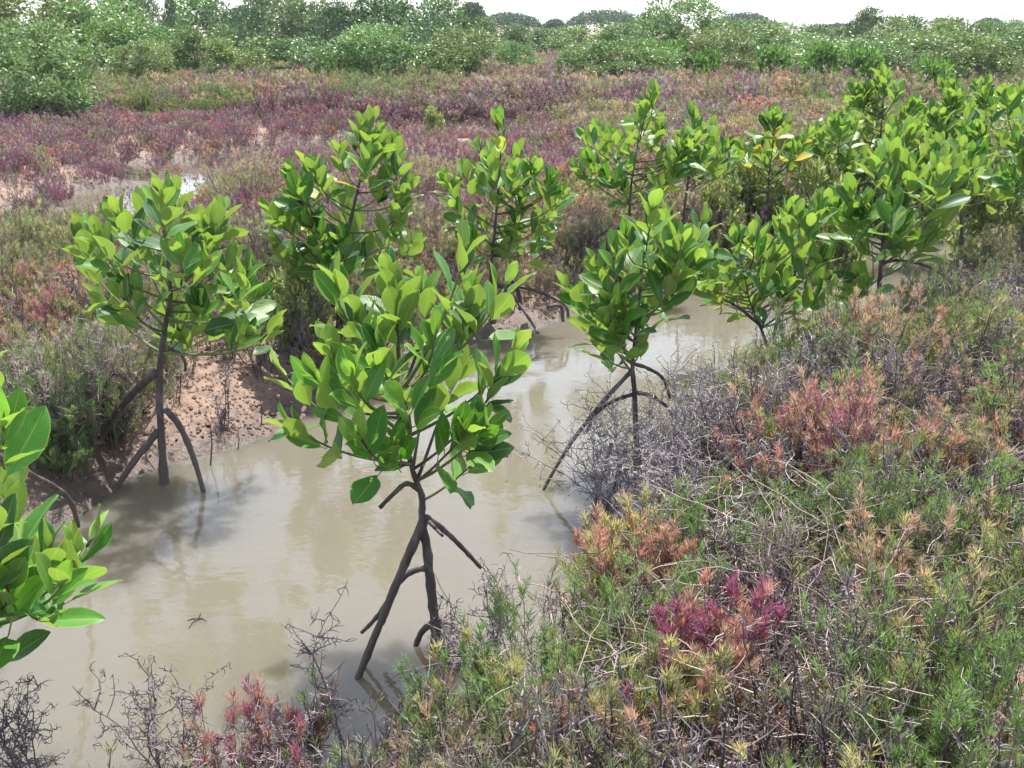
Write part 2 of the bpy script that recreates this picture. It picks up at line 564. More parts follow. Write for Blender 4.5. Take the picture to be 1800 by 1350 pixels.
def sapling(label, Y, trunk, roots, shoots, seed, L=0.15, tr=0.015, ydepth=0.28, nleaf=(3, 5), yellow=0.0, vis=0.0, group=None,
            fill=0.75, shade=1.0):
    """trunk: list of (px, py[, dy]) up from the base; roots: lists of (px, py, dy) with start radius;
    shoots: list of (px, py[, dy]) where a rosette of leaves sits"""
    r = random.Random(seed)
    tp = [P(p[0], p[1], Y + (p[2] if len(p) > 2 else 0)) for p in trunk]
    base = tp[0].copy()
    root = empty('mangrove_sapling', base, label, 'sapling', group)
    off = -base
    path = smooth_path(tp, 6)
    n = len(path)
    b = MB()
    rad = []
    for i in range(n):
        k = i / (n - 1)
        rr = tr * (1.10 - 0.85 * k) * (1 + 0.07 * math.sin(i * 1.9 + seed)) * (1 + 0.06 * r.uniform(-1, 1))
        if k < 0.12: rr *= 1 + 0.5 * (0.12 - k) / 0.12
        rad.append(rr)
    b.tube([p + off for p in path], rad, 9, (1, 1, 1), True, None, 0.10, r)
    # leaf scars: raised rings on the upper trunk
    b.build('trunk', M_BARK, root, True)
    for rt in roots:
        r0 = rt[0]
        pts = [P(q[0], q[1], Y + q[2]) for q in rt[1]]
        pth = smooth_path(pts, 6)
        m = len(pth)
        bb = MB()
        bb.tube([p + off for p in pth], [r0 * (1.1 - 0.35 * i / (m - 1)) * (1 + 0.08 * math.sin(i * 2.3) + r.uniform(-.1, .1)) for i in range(m)], 8,
                (1.05, 1.0, 1.0), True, (0.75, 0.72, 0.72), 0.06, r)
        bb.build('prop_root', M_BARK, root, True)
    ctr = Vector((0, 0, 0))
    cs = []
    for s in shoots:
        dy = s[2] if len(s) > 2 else r.uniform(-ydepth, ydepth)
        p = P(s[0], s[1], Y + dy)
        p.z -= vis
        cs.append(p); ctr += p
    for k in range(int(len(cs) * fill)):
        p = cs[r.randrange(len(shoots))]
        e = p + Vector((r.gauss(0, 0.05), r.gauss(0, 0.08), r.gauss(-0.015, 0.045)))
        cs.append(e); ctr += e
    ctr /= len(cs)
    top = max(p.z for p in cs); bot = min(p.z for p in cs)
    for ci, c in enumerate(cs):
        hfrac = (c.z - bot) / max(0.05, top - bot)
        outw = Vector((c.x - ctr.x, c.y - ctr.y, 0))
        if outw.length > 0.05: outw = outw.normalized() * min(1, outw.length / 0.22)
        d = (outw * (0.85 - 0.55 * hfrac) + Vector((0, 0, 0.75 + 0.5 * hfrac)) + rvec(r) * 0.18).normalized()
        # the branch that carries the rosette
        best = None
        for i in range(int(n * 0.45), n):
            q = path[i]
            if q.z > c.z - 0.03 and i > int(n * 0.45): continue
            cost = (c - q).length + 0.5 * abs((c.z - q.z) - (Vector((c.x - q.x, c.y - q.y))).length * 0.9)
            if best is None or cost < best[0]: best = (cost, i)
        i = best[1] if best else int(n * 0.45)
        q = path[i]
        Ld = (c - q).length
        tip = c + d * 0.07
        mid1 = q + ((c - q) * 0.35 + Vector((0, 0, -0.06 * Ld)))
        br = bez(q, mid1, c - d * (0.3 * Ld), tip, 9)
        rb = min(tr * 0.55, 0.0035 + 0.008 * Ld)
        bb = MB()
        bb.tube([p + off for p in br], [rb * (1 - 0.6 * k / 8) for k in range(9)], 6, (1, 1, 1), True)
        # terminal bud: a green pointed sheath
        bb.tube([tip + off, tip + off + d * 0.02, tip + off + d * 0.05], [0.0034, 0.0038, 0.0006], 5, (1.2, 1.3, 1.0), True)
        bb.build('branch', M_GREENWOOD if r.random() < 0.72 else M_BARK, root, True)
        npair = r.randint(*nleaf) + 1
        az0 = r.uniform(0, math.pi)
        a1 = d.orthogonal().normalized(); a2 = d.cross(a1)
        for k in range(npair):
            f = k / max(1, npair - 1)                      # 0 lowest pair .. 1 youngest
            pos = c + d * (-0.085 + 0.155 * f)
            for s in (0, math.pi):
                if k == 0 and r.random() < 0.22: continue
                az = az0 + k * math.pi / 2 + s + r.uniform(-0.25, 0.25)
                rad_dir = a1 * math.cos(az) + a2 * math.sin(az)
                spread = math.radians(58 - 38 * f + r.uniform(-12, 12))
                if k == 0: spread += math.radians(r.uniform(0, 25))
                ld = d * math.cos(spread) + rad_dir * math.sin(spread)
                ld = (ld + Vector((0, 0, 0.34 if r.random() < 0.8 else -0.1))).normalized()
                nn = d - ld * d.dot(ld) + rvec(r) * 0.30
                ln = L * 1.02 * (1.0 - 0.36 * f ** 2) * r.uniform(0.80, 1.12)
                if f > 0.9 and r.random() < 0.6:
                    col = r.choice(YOUNG)
                else:
                    col = r.choice(GREENS)
                g = r.uniform(0.72, 1.25) * shade
                col = (col[0] * g * r.uniform(0.9, 1.15), col[1] * g, col[2] * g)
                lab = None
                if k == 0 and r.random() < yellow:
                    col = r.choice([(0.52, 0.36, 0.035), (0.48, 0.22, 0.02), (0.45, 0.42, 0.06)])
                    lab = 'yellowed leaf'
                add_leaf(root, pos, ld, nn, ln, col, r, 'leaf', lab)
    return root

# the large one in front, standing in the channel
front = sapling('largest mangrove sapling in front, standing in the muddy water at centre', 2.56,
    [(768, 1165), (766, 1110), (758, 1040), (750, 965), (742, 915), (741, 872), (722, 815), (712, 745), (705, 690)],
    [(0.0130, [(744, 918, 0), (712, 990, -0.03), (675, 1080, -0.07), (640, 1165, -0.12), (612, 1240, -0.17)]),
     (0.0090, [(750, 998, 0), (722, 1006, 0.02), (697, 1030, 0.03), (682, 1066, 0.02), (672, 1098, 0.0)]),
     (0.0075, [(690, 1045, -0.05), (662, 1085, -0.02), (636, 1112, 0.0)]),
     (0.0085, [(748, 908, 0), (778, 930, 0.02), (812, 962, 0.05), (845, 998, 0.08)]),
     (0.0060, [(752, 915, 0), (765, 928, -0.04), (778, 942, -0.08)]),
     (0.0075, [(738, 862, 0), (715, 850, -0.01), (692, 868, -0.03), (667, 893, -0.05)]),
     (0.0100, [(765, 1092, 0), (742, 1110, 0.02), (730, 1140, 0.02), (727, 1170, 0.0)]),
     (0.0095, [(768, 1088, 0), (795, 1103, 0.03), (822, 1122, 0.05), (845, 1150, 0.05)])],
    [(803, 500, 0.02), (614, 548, 0.06), (632, 606, -0.05), (672, 650, -0.12), (758, 640, -0.1), (812, 590, 0.08), (868, 548, 0.05),
     (874, 662, 0.0), (534, 702, 0.02), (584, 702, -0.12), (632, 702, -0.2), (556, 778, -0.05), (652, 802, -0.2), (700, 806, -0.12),
     (722, 738, -0.22), (797, 786, -0.15), (826, 742, 0.0), (830, 818, -0.03), (700, 585, 0.12), (745, 560, 0.2), (690, 690, 0.2),
     (790, 690, 0.2), (600, 650, 0.2)],
    7, L=0.148, tr=0.0165, nleaf=(3, 4), yellow=0.04, fill=0.28, shade=1.12)

sapling('mangrove sapling on the left with three arching stilt roots in the water', 3.72,
    [(290, 875), (286, 800), (280, 700), (283, 630), (290, 575), (300, 520), (295, 460), (290, 410)],
    [(0.0150, [(277, 652, 0), (228, 698, 0.05), (180, 765, 0.12), (145, 835, 0.16), (120, 890, 0.16)]),
     (0.0140, [(278, 758, 0), (238, 808, -0.02), (200, 866, -0.05), (176, 915, -0.08)]),
     (0.0125, [(287, 716, 0), (315, 748, -0.03), (342, 810, -0.06), (366, 895, -0.09)]),
     (0.0070, [(296, 612, 0), (316, 622, 0.0), (325, 636, 0.0), (326, 652, 0.0)])],
    [(285, 380), (222, 410), (182, 445), (268, 462), (330, 425), (385, 405), (355, 478), (398, 490), (432, 548), (462, 598), (350, 560),
     (318, 592), (240, 520), (196, 548), (172, 492), (300, 530), (415, 606), (370, 430), (260, 400), (425, 510), (310, 380)],
    19, L=0.145, tr=0.0165, nleaf=(3, 4), ydepth=0.3, fill=0.5)

sapling('mangrove sapling cut off by the left edge, its big leaves close in front', 1.95,
    [(-150, 1560, 0), (-145, 1350), (-140, 1200), (-130, 1080), (-110, 950), (-95, 850), (-80, 760)],
    [(0.0110, [(-120, 760, 0.05), (-30, 790, 0.35), (50, 832, 0.75), (118, 874, 1.05), (138, 925, 1.25)])],
    [(-28, 775, -0.08), (5, 800, -0.1), (-45, 880, 0.0), (0, 985, 0.05), (72, 1020, 0.06), (15, 1075, -0.05), (112, 1040, 0.1), (130, 1010, 0.15),
     (60, 1020, 0.2), (30, 945, 0.15), (-75, 610, 0.0), (-110, 700, -0.1), (-60, 1010, -0.15), (-120, 900, 0.1), (-150, 800, 0), (90, 1060, -0.05), (-20, 1050, 0.1)],
    23, L=0.160, tr=0.017, nleaf=(3, 3), shade=1.25, fill=0.2)

sapling('tall pointed mangrove sapling on the mud bank behind the largest one', 5.1,
    [(592, 615), (596, 560), (600, 500), (606, 440), (618, 380), (632, 320), (645, 270)],
    [(0.0150, [(590, 555, 0), (548, 585, -0.04), (500, 606, -0.1), (452, 632, -0.15), (440, 650, -0.15)]),
     (0.0110, [(592, 535, 0), (555, 540, 0.0), (510, 548, 0.02), (470, 558, 0.05), (445, 575, 0.05)]),
     (0.0110, [(600, 560, 0), (640, 600, -0.05), (668, 650, -0.1)])],
    [(650, 235), (642, 295), (602, 285), (560, 315), (532, 335), (690, 275), (600, 355), (668, 335), (702, 345), (520, 395), (562, 405),
     (622, 395), (682, 415), (712, 440), (508, 440), (562, 450), (640, 450), (600, 435), (690, 385), (540, 370), (655, 260)],
    31, L=0.165, tr=0.016, nleaf=(3, 4), yellow=0.08, vis=0.03, fill=0.65)

sapling('slender pyramid shaped mangrove sapling on the red mud behind centre', 5.9,
    [(868, 570), (862, 520), (864, 460), (870, 400), (876, 330), (880, 270)],
    [(0.0115, [(862, 505, 0), (905, 503, 0.0), (950, 514, -0.05), (992, 535, -0.1), (1000, 560, -0.1)]),
     (0.0100, [(864, 490, 0), (900, 520, -0.1), (930, 560, -0.2), (946, 586, -0.3)]),
     (0.0160, [(890, 485, 0.05), (905, 500, 0.05), (913, 520, 0.05), (915, 545, 0.05)]),
     (0.0120, [(960, 540, -0.1), (985, 538, -0.1), (990, 565, -0.1)])],
    [(880, 235), (852, 275), (905, 285), (822, 315), (870, 335), (930, 315), (958, 335), (812, 375), (850, 392), (910, 375), (963, 375),
     (832, 422), (890, 425), (940, 432), (802, 335), (875, 290), (900, 340)],
    37, L=0.165, tr=0.014, nleaf=(3, 4), yellow=0.08, vis=0.03)

sapling('broad leafy mangrove sapling with a yellow leaf, on the far bank right of centre', 7.0,
    [(1104, 490), (1105, 440), (1106, 380), (1110, 320), (1122, 250)],
    [(0.0115, [(1108, 402, 0), (1078, 402, 0.0), (1040, 420, 0.0), (1002, 446, 0.0)]),
     (0.0110, [(1108, 395, 0), (1135, 402, 0), (1160, 420, 0), (1175, 450, 0)])],
    [(1135, 190), (1102, 235), (1152, 245), (1040, 245), (1070, 275), (1110, 285), (1160, 285), (1032, 305), (1072, 312), (1132, 322),
     (1180, 312), (1100, 335), (1190, 265), (1125, 215), (1060, 240), (1085, 255)],
    41, L=0.17, tr=0.016, nleaf=(3, 4), yellow=0.08, vis=0.03)

sapling('narrow mangrove sapling with a thin bare trunk behind the broad leafy one', 7.4,
    [(1192, 440), (1200, 390), (1208, 330), (1216, 280), (1228, 240)],
    [(0.0080, [(1203, 365, 0), (1230, 375, 0), (1252, 395, 0), (1262, 420, 0)])],
    [(1222, 225), (1250, 235), (1207, 255), (1240, 272), (1270, 265), (1216, 292), (1256, 302), (1280, 292)],
    43, L=0.16, tr=0.013, nleaf=(3, 4), vis=0.03, ydepth=0.22)

sapling('mangrove sapling in mid channel with long prop roots behind bare grey twigs', 3.75,
    [(1122, 850), (1118, 760), (1115, 690), (1112, 640), (1118, 580), (1125, 510), (1132, 450)],
    [(0.0085, [(1112, 650, 0), (1062, 704, -0.02), (1010, 770, -0.05), (972, 830, -0.08), (943, 886, -0.1)]),
     (0.0080, [(1116, 692, 0), (1078, 705, 0.0), (1048, 728, 0.0), (1030, 760, 0.0)]),
     (0.0080, [(1075, 780, -0.05), (1055, 850, -0.2), (1030, 950, -0.4)]),
     (0.0080, [(1100, 790, -0.1), (1075, 870, -0.25), (1040, 950, -0.4)]),
     (0.0075, [(1116, 640, 0), (1140, 648, 0.0), (1165, 665, 0.0), (1178, 700, 0)]),
     (0.0080, [(1118, 690, 0), (1150, 698, 0.0), (1180, 725, 0.0), (1195, 765, 0)])],
    [(1142, 390), (1165, 405), (1102, 438), (1180, 448), (1062, 485), (1120, 490), (1208, 478), (1022, 520), (1082, 540), (1150, 525),
     (1188, 518), (1042, 562), (1092, 592), (1132, 562), (1062, 615), (1128, 605), (1102, 552), (1150, 460), (1080, 470)],
    47, L=0.145, tr=0.0125, nleaf=(3, 4), fill=0.5, yellow=0.06, vis=0.03, ydepth=0.24)

sapling('low two-stemmed mangrove sapling on the near bank, pale grey forked stems', 4.95,
    [(1366, 650), (1350, 612), (1335, 570), (1318, 530), (1310, 490)],
    [(0.0085, [(1352, 615, 0), (1362, 580, 0), (1375, 540, 0), (1392, 500, 0), (1402, 460, 0)]),
     (0.0060, [(1338, 575, 0), (1305, 545, 0), (1270, 525, 0)]),
     (0.0070, [(1360, 625, 0), (1380, 640, 0), (1395, 665, 0)])],
    [(1392, 395), (1412, 415), (1332, 425), (1300, 435), (1268, 465), (1292, 485), (1352, 465), (1400, 465), (1430, 465), (1252, 510),
     (1312, 520), (1372, 505), (1420, 502), (1342, 502), (1370, 430), (1240, 490)],
    53, L=0.165, tr=0.011, nleaf=(3, 4), yellow=0.08, vis=0.03, ydepth=0.26)

sapling('wide mangrove sapling at right with a straight dark trunk on the near bank', 5.1,
    [(1538, 625), (1540, 570), (1546, 500), (1550, 440), (1556, 390), (1566, 340)],
    [(0.0085, [(1548, 462, 0), (1580, 458, 0.0), (1625, 466, 0.02), (1660, 485, 0.02)]),
     (0.0060, [(1536, 570, 0), (1528, 540, 0), (1522, 510, 0)]),
     (0.0095, [(1540, 590, 0), (1522, 600, 0), (1510, 612, 0)])],
    [(1580, 285), (1560, 335), (1602, 318), (1640, 305), (1500, 355), (1530, 375), (1580, 378), (1632, 355), (1670, 345), (1698, 312),
     (1492, 395), (1520, 425), (1570, 415), (1612, 415), (1660, 385), (1520, 490), (1592, 442), (1545, 300), (1470, 375), (1650, 330)],
    59, L=0.17, tr=0.015, nleaf=(3, 4), yellow=0.05, vis=0.03, ydepth=0.3, fill=0.65)

sapling('yellow tinged mangrove sapling between the narrow one and the right hand thicket', 7.9,
    [(1350, 410), (1350, 360), (1352, 310), (1358, 260)],
    [(0.0080, [(1350, 335, 0), (1325, 345, 0), (1305, 370, 0)])],
    [(1360, 220), (1382, 232), (1332, 255), (1370, 265), (1400, 262), (1312, 272), (1350, 292), (1412, 245), (1390, 290)],
    61, L=0.165, tr=0.012, fill=1.0, nleaf=(3, 4), yellow=0.3, vis=0.03)

sapling('highest mangrove sapling of the right hand thicket, pointed top against brown scrub', 9.6,
    [(1545, 345), (1545, 290), (1548, 240), (1552, 190)],
    [],
    [(1552, 140), (1520, 172), (1572, 172), (1592, 195), (1500, 205), (1540, 205), (1562, 225), (1612, 215), (1490, 235), (1602, 235),
     (1530, 240), (1575, 250), (1545, 165)],
    67, L=0.195, tr=0.016, fill=1.0, nleaf=(3, 4), vis=0.03)
sapling('mangrove sapling in the thicket just right of the pointed one', 9.0,
    [(1660, 380), (1662, 320), (1664, 270), (1666, 220)], [],
    [(1640, 205), (1672, 188), (1660, 225), (1702, 205), (1692, 235), (1632, 245), (1660, 262), (1700, 270), (1635, 215)],
    71, L=0.19, tr=0.014, fill=1.0, nleaf=(3, 4), vis=0.03)
sapling('mangrove sapling with a dark bare trunk at the right edge above grey water', 7.6,
    [(1790, 425), (1793, 370), (1796, 310), (1786, 260), (1775, 220)], [],
    [(1742, 205), (1772, 185), (1792, 212), (1722, 245), (1762, 252), (1792, 265), (1742, 285), (1772, 302), (1802, 295), (1830, 240), (1840, 280), (1815, 200)],
    73, L=0.17, tr=0.018, fill=1.0, nleaf=(3, 4), vis=0.03, ydepth=0.35)
sapling('low mangrove sapling in the thicket above the wide right hand one', 6.9,
    [(1690, 430), (1690, 380), (1690, 330), (1690, 290)], [],
    [(1692, 275), (1660, 295), (1712, 302), (1650, 268), (1730, 325), (1680, 320), (1720, 280)],
    79, L=0.165, tr=0.012, fill=1.0, nleaf=(3, 4), vis=0.03)
sapling('farthest mangrove sapling of the right hand thicket near the shrub belt', 12.0,
    [(1715, 300), (1715, 250), (1716, 200), (1718, 160)], [],
    [(1692, 165), (1732, 152), (1662, 158), (1782, 165), (1752, 178), (1710, 185), (1680, 185), (1720, 160), (1800, 185)],
    83, L=0.20, tr=0.016, fill=1.0, nleaf=(3, 4), vis=0.03, ydepth=0.5)

sapling('leafy mangrove sapling right of the yellow tinged one, over the pale-leaved shrub', 8.4,
    [(1470, 400), (1470, 350), (1472, 300), (1474, 260)], [],
    [(1440, 245), (1462, 228), (1492, 250), (1512, 280), (1450, 280), (1480, 290), (1430, 270), (1500, 225)],
    89, L=0.175, tr=0.012, nleaf=(3, 4), vis=0.03, fill=0.8, yellow=0.1)
sapling('mangrove sapling filling the thicket between the pointed and the wide one', 7.9,
    [(1612, 400), (1612, 350), (1612, 300), (1614, 260)], [],
    [(1582, 262), (1602, 240), (1630, 255), (1655, 270), (1590, 290), (1622, 285), (1645, 300), (1570, 250)],
    97, L=0.18, tr=0.012, nleaf=(3, 4), vis=0.03, fill=0.8)
sapling('mangrove sapling at the back of the thicket near the right edge', 10.6,
    [(1765, 330), (1765, 280), (1766, 230), (1768, 190)], [],
    [(1705, 195), (1732, 178), (1762, 172), (1792, 168), (1815, 190), (1745, 200), (1780, 205), (1715, 215), (1800, 215)],
    101, L=0.195, tr=0.014, nleaf=(3, 4), vis=0.03, fill=0.8)
sapling('mangrove sapling cut off by the right edge above the grey water', 6.6,
    [(1850, 460), (1850, 400), (1848, 340), (1846, 290)], [],
    [(1790, 262), (1815, 240), (1840, 230), (1800, 300), (1830, 290), (1860, 280), (1780, 320), (1815, 330), (1850, 320)],
    103, L=0.165, tr=0.013, nleaf=(3, 4), vis=0.03, fill=0.6)

# ------------------------------------------------------------------ seepweed: prototypes of the low cover
PAL = {
    'green':   [(0.070, 0.140, 0.035), (0.120, 0.225, 0.058), (0.200, 0.300, 0.105)],
    'olive':   [(0.085, 0.108, 0.045), (0.150, 0.192, 0.080), (0.275, 0.280, 0.155)],
    'yellow':  [(0.105, 0.145, 0.050), (0.265, 0.290, 0.115), (0.490, 0.440, 0.240)],
    'orange':  [(0.105, 0.105, 0.060), (0.310, 0.212, 0.155), (0.560, 0.370, 0.300)],
    'pink':    [(0.120, 0.088, 0.070), (0.320, 0.160, 0.138), (0.520, 0.270, 0.250)],
    'magenta': [(0.100, 0.050, 0.060), (0.230, 0.066, 0.140), (0.345, 0.118, 0.245)],
    'vivid':   [(0.120, 0.052, 0.070), (0.250, 0.065, 0.150), (0.370, 0.115, 0.240)],
    'purple':  [(0.095, 0.060, 0.070), (0.190, 0.092, 0.148), (0.275, 0.148, 0.222)],
    'dead':    [(0.105, 0.086, 0.096), (0.230, 0.186, 0.212), (0.425, 0.360, 0.380)],
}

def lerp3(a, b, t):
    return tuple(a[i] * (1 - t) + b[i] * t for i in range(3))

def pal(kind, t):
    a, b, c = PAL[kind]
    return lerp3(a, b, t * 2) if t < 0.5 else lerp3(b, c, t * 2 - 1)

def clump(kind, seed, h=0.26, rad=0.12, nst=11, ntw=5, nlf=20, ll=0.022, lw=0.0026, sec=None, twb=None, foli=None, bare=0.15, tipsplit=0.45):
    """one seepweed plant: branching wiry stems with needle leaves; returns stems MB and leaves MB (may be the same)"""
    r = random.Random(seed)
    tw = twb if twb is not None else MB()
    fo = foli if foli is not None else tw
    for s in range(nst):
        a = r.uniform(0, 2 * math.pi); q = math.sqrt(r.random())
        p0 = Vector((math.cos(a) * q * rad * 0.35, math.sin(a) * q * rad * 0.35, -0.02))
        hh = h * r.uniform(0.55, 1.08)
        a += r.uniform(-0.6, 0.6)
        p3 = Vector((math.cos(a) * q * rad * r.uniform(0.9, 1.5), math.sin(a) * q * rad * r.uniform(0.9, 1.5), hh))
        p1 = p0 + Vector((p3.x * 0.5 + r.uniform(-.03, .03), p3.y * 0.5 + r.uniform(-.03, .03), hh * 0.35))
        p2 = p0.lerp(p3, 0.75) + Vector((r.uniform(-.03, .03), r.uniform(-.03, .03), r.uniform(-.01, .02)))
        path = bez(p0, p1, p2, p3, 6)
        sc = lerp3(PAL['dead'][0], PAL['dead'][2], r.random() ** 1.5)
        if kind != 'dead': sc = lerp3(sc, (0.20, 0.13, 0.09), 0.5)
        r0 = (0.0034 if kind == 'dead' else 0.0026) * h / 0.26
        tw.tube(path, [r0 * (1 - 0.6 * k / 5) for k in range(6)], 3, sc, False)
        isbare = r.random() < bare
        for j in range(ntw + 1):
            last = j == ntw
            t = 1.0 if last else r.uniform(0.3, 0.97)
            fi = t * 5; i0 = min(4, int(fi))
            b0 = path[i0].lerp(path[i0 + 1], fi - i0)
            dirs = (path[i0 + 1] - path[i0]).normalized()
            dd = (dirs * 0.7 + rvec(r) * 0.75 + Vector((0, 0, 0.45))).normalized() if not last else (dirs + Vector((0, 0, 0.3))).normalized()
            tl = h * r.uniform(0.16, 0.34) * (1.1 - 0.4 * t)
            e0 = b0 + dd * tl * 0.5 + rvec(r) * tl * 0.08
            e1 = b0 + dd * tl + Vector((0, 0, tl * 0.2)) + rvec(r) * tl * 0.15
            tw.tube([b0, e0, e1], [r0 * 0.5, r0 * 0.4, r0 * 0.25], 3, sc, False)
            kd = kind
            if sec and r.random() < tipsplit: kd = sec
            if kind == 'dead' and not (sec and kd == sec):
                # wiry curls and a few shrivelled leaves
                for c in range(4):
                    f = r.random()
                    s0 = b0.lerp(e1, f)
                    cd_ = (rvec(r) + dd * 0.6).normalized()
                    L2 = tl * r.uniform(0.3, 0.7)
                    cu = rvec(r) * L2 * 0.5
                    cc = lerp3(PAL['dead'][0], PAL['dead'][2], r.random() ** 1.3)
                    tw.tube([s0, s0 + cd_ * L2 * 0.5 + cu * 0.4, s0 + cd_ * L2 * 0.8 + cu * 1.2], [r0 * 0.42, r0 * 0.36, r0 * 0.22], 3, cc, False)
                for c in range(max(2, nlf // 5)):
                    s0 = b0.lerp(e1, r.random())
                    ld = rvec(r)
                    fo.blade(s0, ld, ld.orthogonal().normalized(), ll * r.uniform(0.4, 0.8), lw * 0.9, pal('dead', r.random()))
                continue
            if ll < 0.035:
                for c in range(2):
                    s0 = b0.lerp(e1, r.random()); cd_ = (rvec(r) + dd * 0.5).normalized(); L2 = tl * r.uniform(0.3, 0.8); cu = rvec(r) * L2 * 0.5
                    cc = lerp3(PAL['dead'][0], PAL['dead'][2], r.random() ** 1.2)
                    tw.tube([s0, s0 + cd_ * L2 * 0.5 + cu * 0.4, s0 + cd_ * L2 * 0.8 + cu * 1.2], [r0 * 0.4, r0 * 0.34, r0 * 0.2], 3, cc, False)
            if isbare and r.random() < 0.8: continue
            hz_ = (b0.z + tl * 0.5) / h
            big = 1.15 if (last and kd not in ('green',)) else 1.0
            for c in range(nlf):
                f = 1 - 0.62 * r.random() ** 1.2
                s0 = (b0.lerp(e0, f * 2) if f < 0.5 else e0.lerp(e1, f * 2 - 1))
                ax = dd
                rd = rvec(r); rd = (rd - ax * rd.dot(ax))
                if rd.length < 1e-3: continue
                rd.normalize()
                sp = math.radians(r.uniform(22, 62))
                ld = (ax * math.cos(sp) + rd * math.sin(sp) + Vector((0, 0, 0.15))).normalized()
                side = ld.cross(rvec(r))
                if side.length < 1e-3: continue
                side.normalize()
                tcol = min(1, max(0, 0.55 * hz_ + 0.35 * f + r.uniform(-0.22, 0.18)))
                col = pal(kd, tcol)
                col2 = pal(kd, min(1, tcol + 0.18))
                fo.blade(s0, ld, side, ll * r.uniform(0.65, 1.2) * big, lw * r.uniform(0.8, 1.25) * big, col, col2, rd * (-0.12 * ll), 0.45)
    return tw, fo

PROTO = bpy.data.collections.new('seepweed_prototypes')     # not linked to the scene: only instanced by the cover
KINDS_NEAR = [('green', None), ('green', 'olive'), ('olive', 'yellow'), ('yellow', 'green'), ('orange', 'olive'), ('pink', 'orange'),
              ('magenta', 'pink'), ('dead', None), ('dead', None), ('dead', 'olive'), ('olive', None), ('purple', 'olive')]
PKIND = []
def add_proto(name, b):
    me = b.mesh(name)
    me.materials.append(M_COVER)
    o = bpy.data.objects.new(name, me)
    PROTO.objects.link(o)
k_ = 0
for (kd, sec) in KINDS_NEAR:
    for v in range(3):
        b, _ = clump(kd, 500 + k_ * 7 + v, h=0.25 * (0.85, 1.0, 1.2)[v], rad=(0.17, 0.13, 0.09)[v], nst=(13, 11, 8)[v], ntw=5, nlf=30 if kd != 'dead' else 12, ll=0.025, lw=0.0019, sec=sec)
        add_proto('seepweed_near_%02d' % k_, b)
        PKIND.append(('near', kd, sec)); k_ += 1
FAR_KINDS = ['green', 'olive', 'yellow', 'orange', 'pink', 'magenta', 'purple', 'dead']
for kd in FAR_KINDS:
    for v in range(2):
        b, _ = clump(kd, 900 + k_ * 5 + v, h=0.30, rad=0.20, nst=12, ntw=4, nlf=12, ll=0.042, lw=0.0075, sec={'purple': 'dead', 'orange': 'olive', 'magenta': 'purple', 'dead': 'purple'}.get(kd), bare=0.1)
        add_proto('seepweed_tfar_%02d' % k_, b)
        PKIND.append(('far', kd, None)); k_ += 1

def scatter_object(name, pts, idx, rot, scl, tint, label):
    me = bpy.data.meshes.new(name)
    me.from_pydata([tuple(p) for p in pts], [], [])
    a = me.attributes.new('idx', 'INT', 'POINT'); a.data.foreach_set('value', np.array(idx, np.int32))
    a = me.attributes.new('rot', 'FLOAT_VECTOR', 'POINT'); a.data.foreach_set('vector', np.array(rot, np.float32).ravel())
    a = me.attributes.new('scl', 'FLOAT_VECTOR', 'POINT'); a.data.foreach_set('vector', np.array(scl, np.float32).ravel())
    a = me.attributes.new('tint', 'FLOAT_VECTOR', 'POINT'); a.data.foreach_set('vector', np.array(tint, np.float32).ravel())
    o = bpy.data.objects.new(name, me)
    COL.objects.link(o)
    me.materials.append(M_COVER)
    tag(o, label, 'ground cover', None, 'stuff')
    ng = bpy.data.node_groups.get('scatter_cover')
    if ng is None:
        ng = bpy.data.node_groups.new('scatter_cover', 'GeometryNodeTree')
        ng.interface.new_socket('Geometry', in_out='INPUT', socket_type='NodeSocketGeometry')
        ng.interface.new_socket('Geometry', in_out='OUTPUT', socket_type='NodeSocketGeometry')
        gi = ng.nodes.new('NodeGroupInput'); go = ng.nodes.new('NodeGroupOutput')
        ci = ng.nodes.new('GeometryNodeCollectionInfo')
        ci.inputs['Collection'].default_value = PROTO
        ci.inputs['Separate Children'].default_value = True
        ci.inputs['Reset Children'].default_value = True
        ip = ng.nodes.new('GeometryNodeInstanceOnPoints')
        ip.inputs['Pick Instance'].default_value = True
        def na(nm, typ):
            n = ng.nodes.new('GeometryNodeInputNamedAttribute'); n.data_type = typ
            n.inputs['Name'].default_value = nm
            return n.outputs[0]
        ng.links.new(gi.outputs[0], ip.inputs['Points'])
        ng.links.new(ci.outputs[0], ip.inputs['Instance'])
        ng.links.new(na('idx', 'INT'), ip.inputs['Instance Index'])
        e2r = ng.nodes.new('FunctionNodeEulerToRotation')
        ng.links.new(na('rot', 'FLOAT_VECTOR'), e2r.inputs[0])
        ng.links.new(e2r.outputs[0], ip.inputs['Rotation'])
        ng.links.new(na('scl', 'FLOAT_VECTOR'), ip.inputs['Scale'])
        ng.links.new(ip.outputs[0], go.inputs[0])
    md = o.modifiers.new('scatter', 'NODES')
    md.node_group = ng
    return o

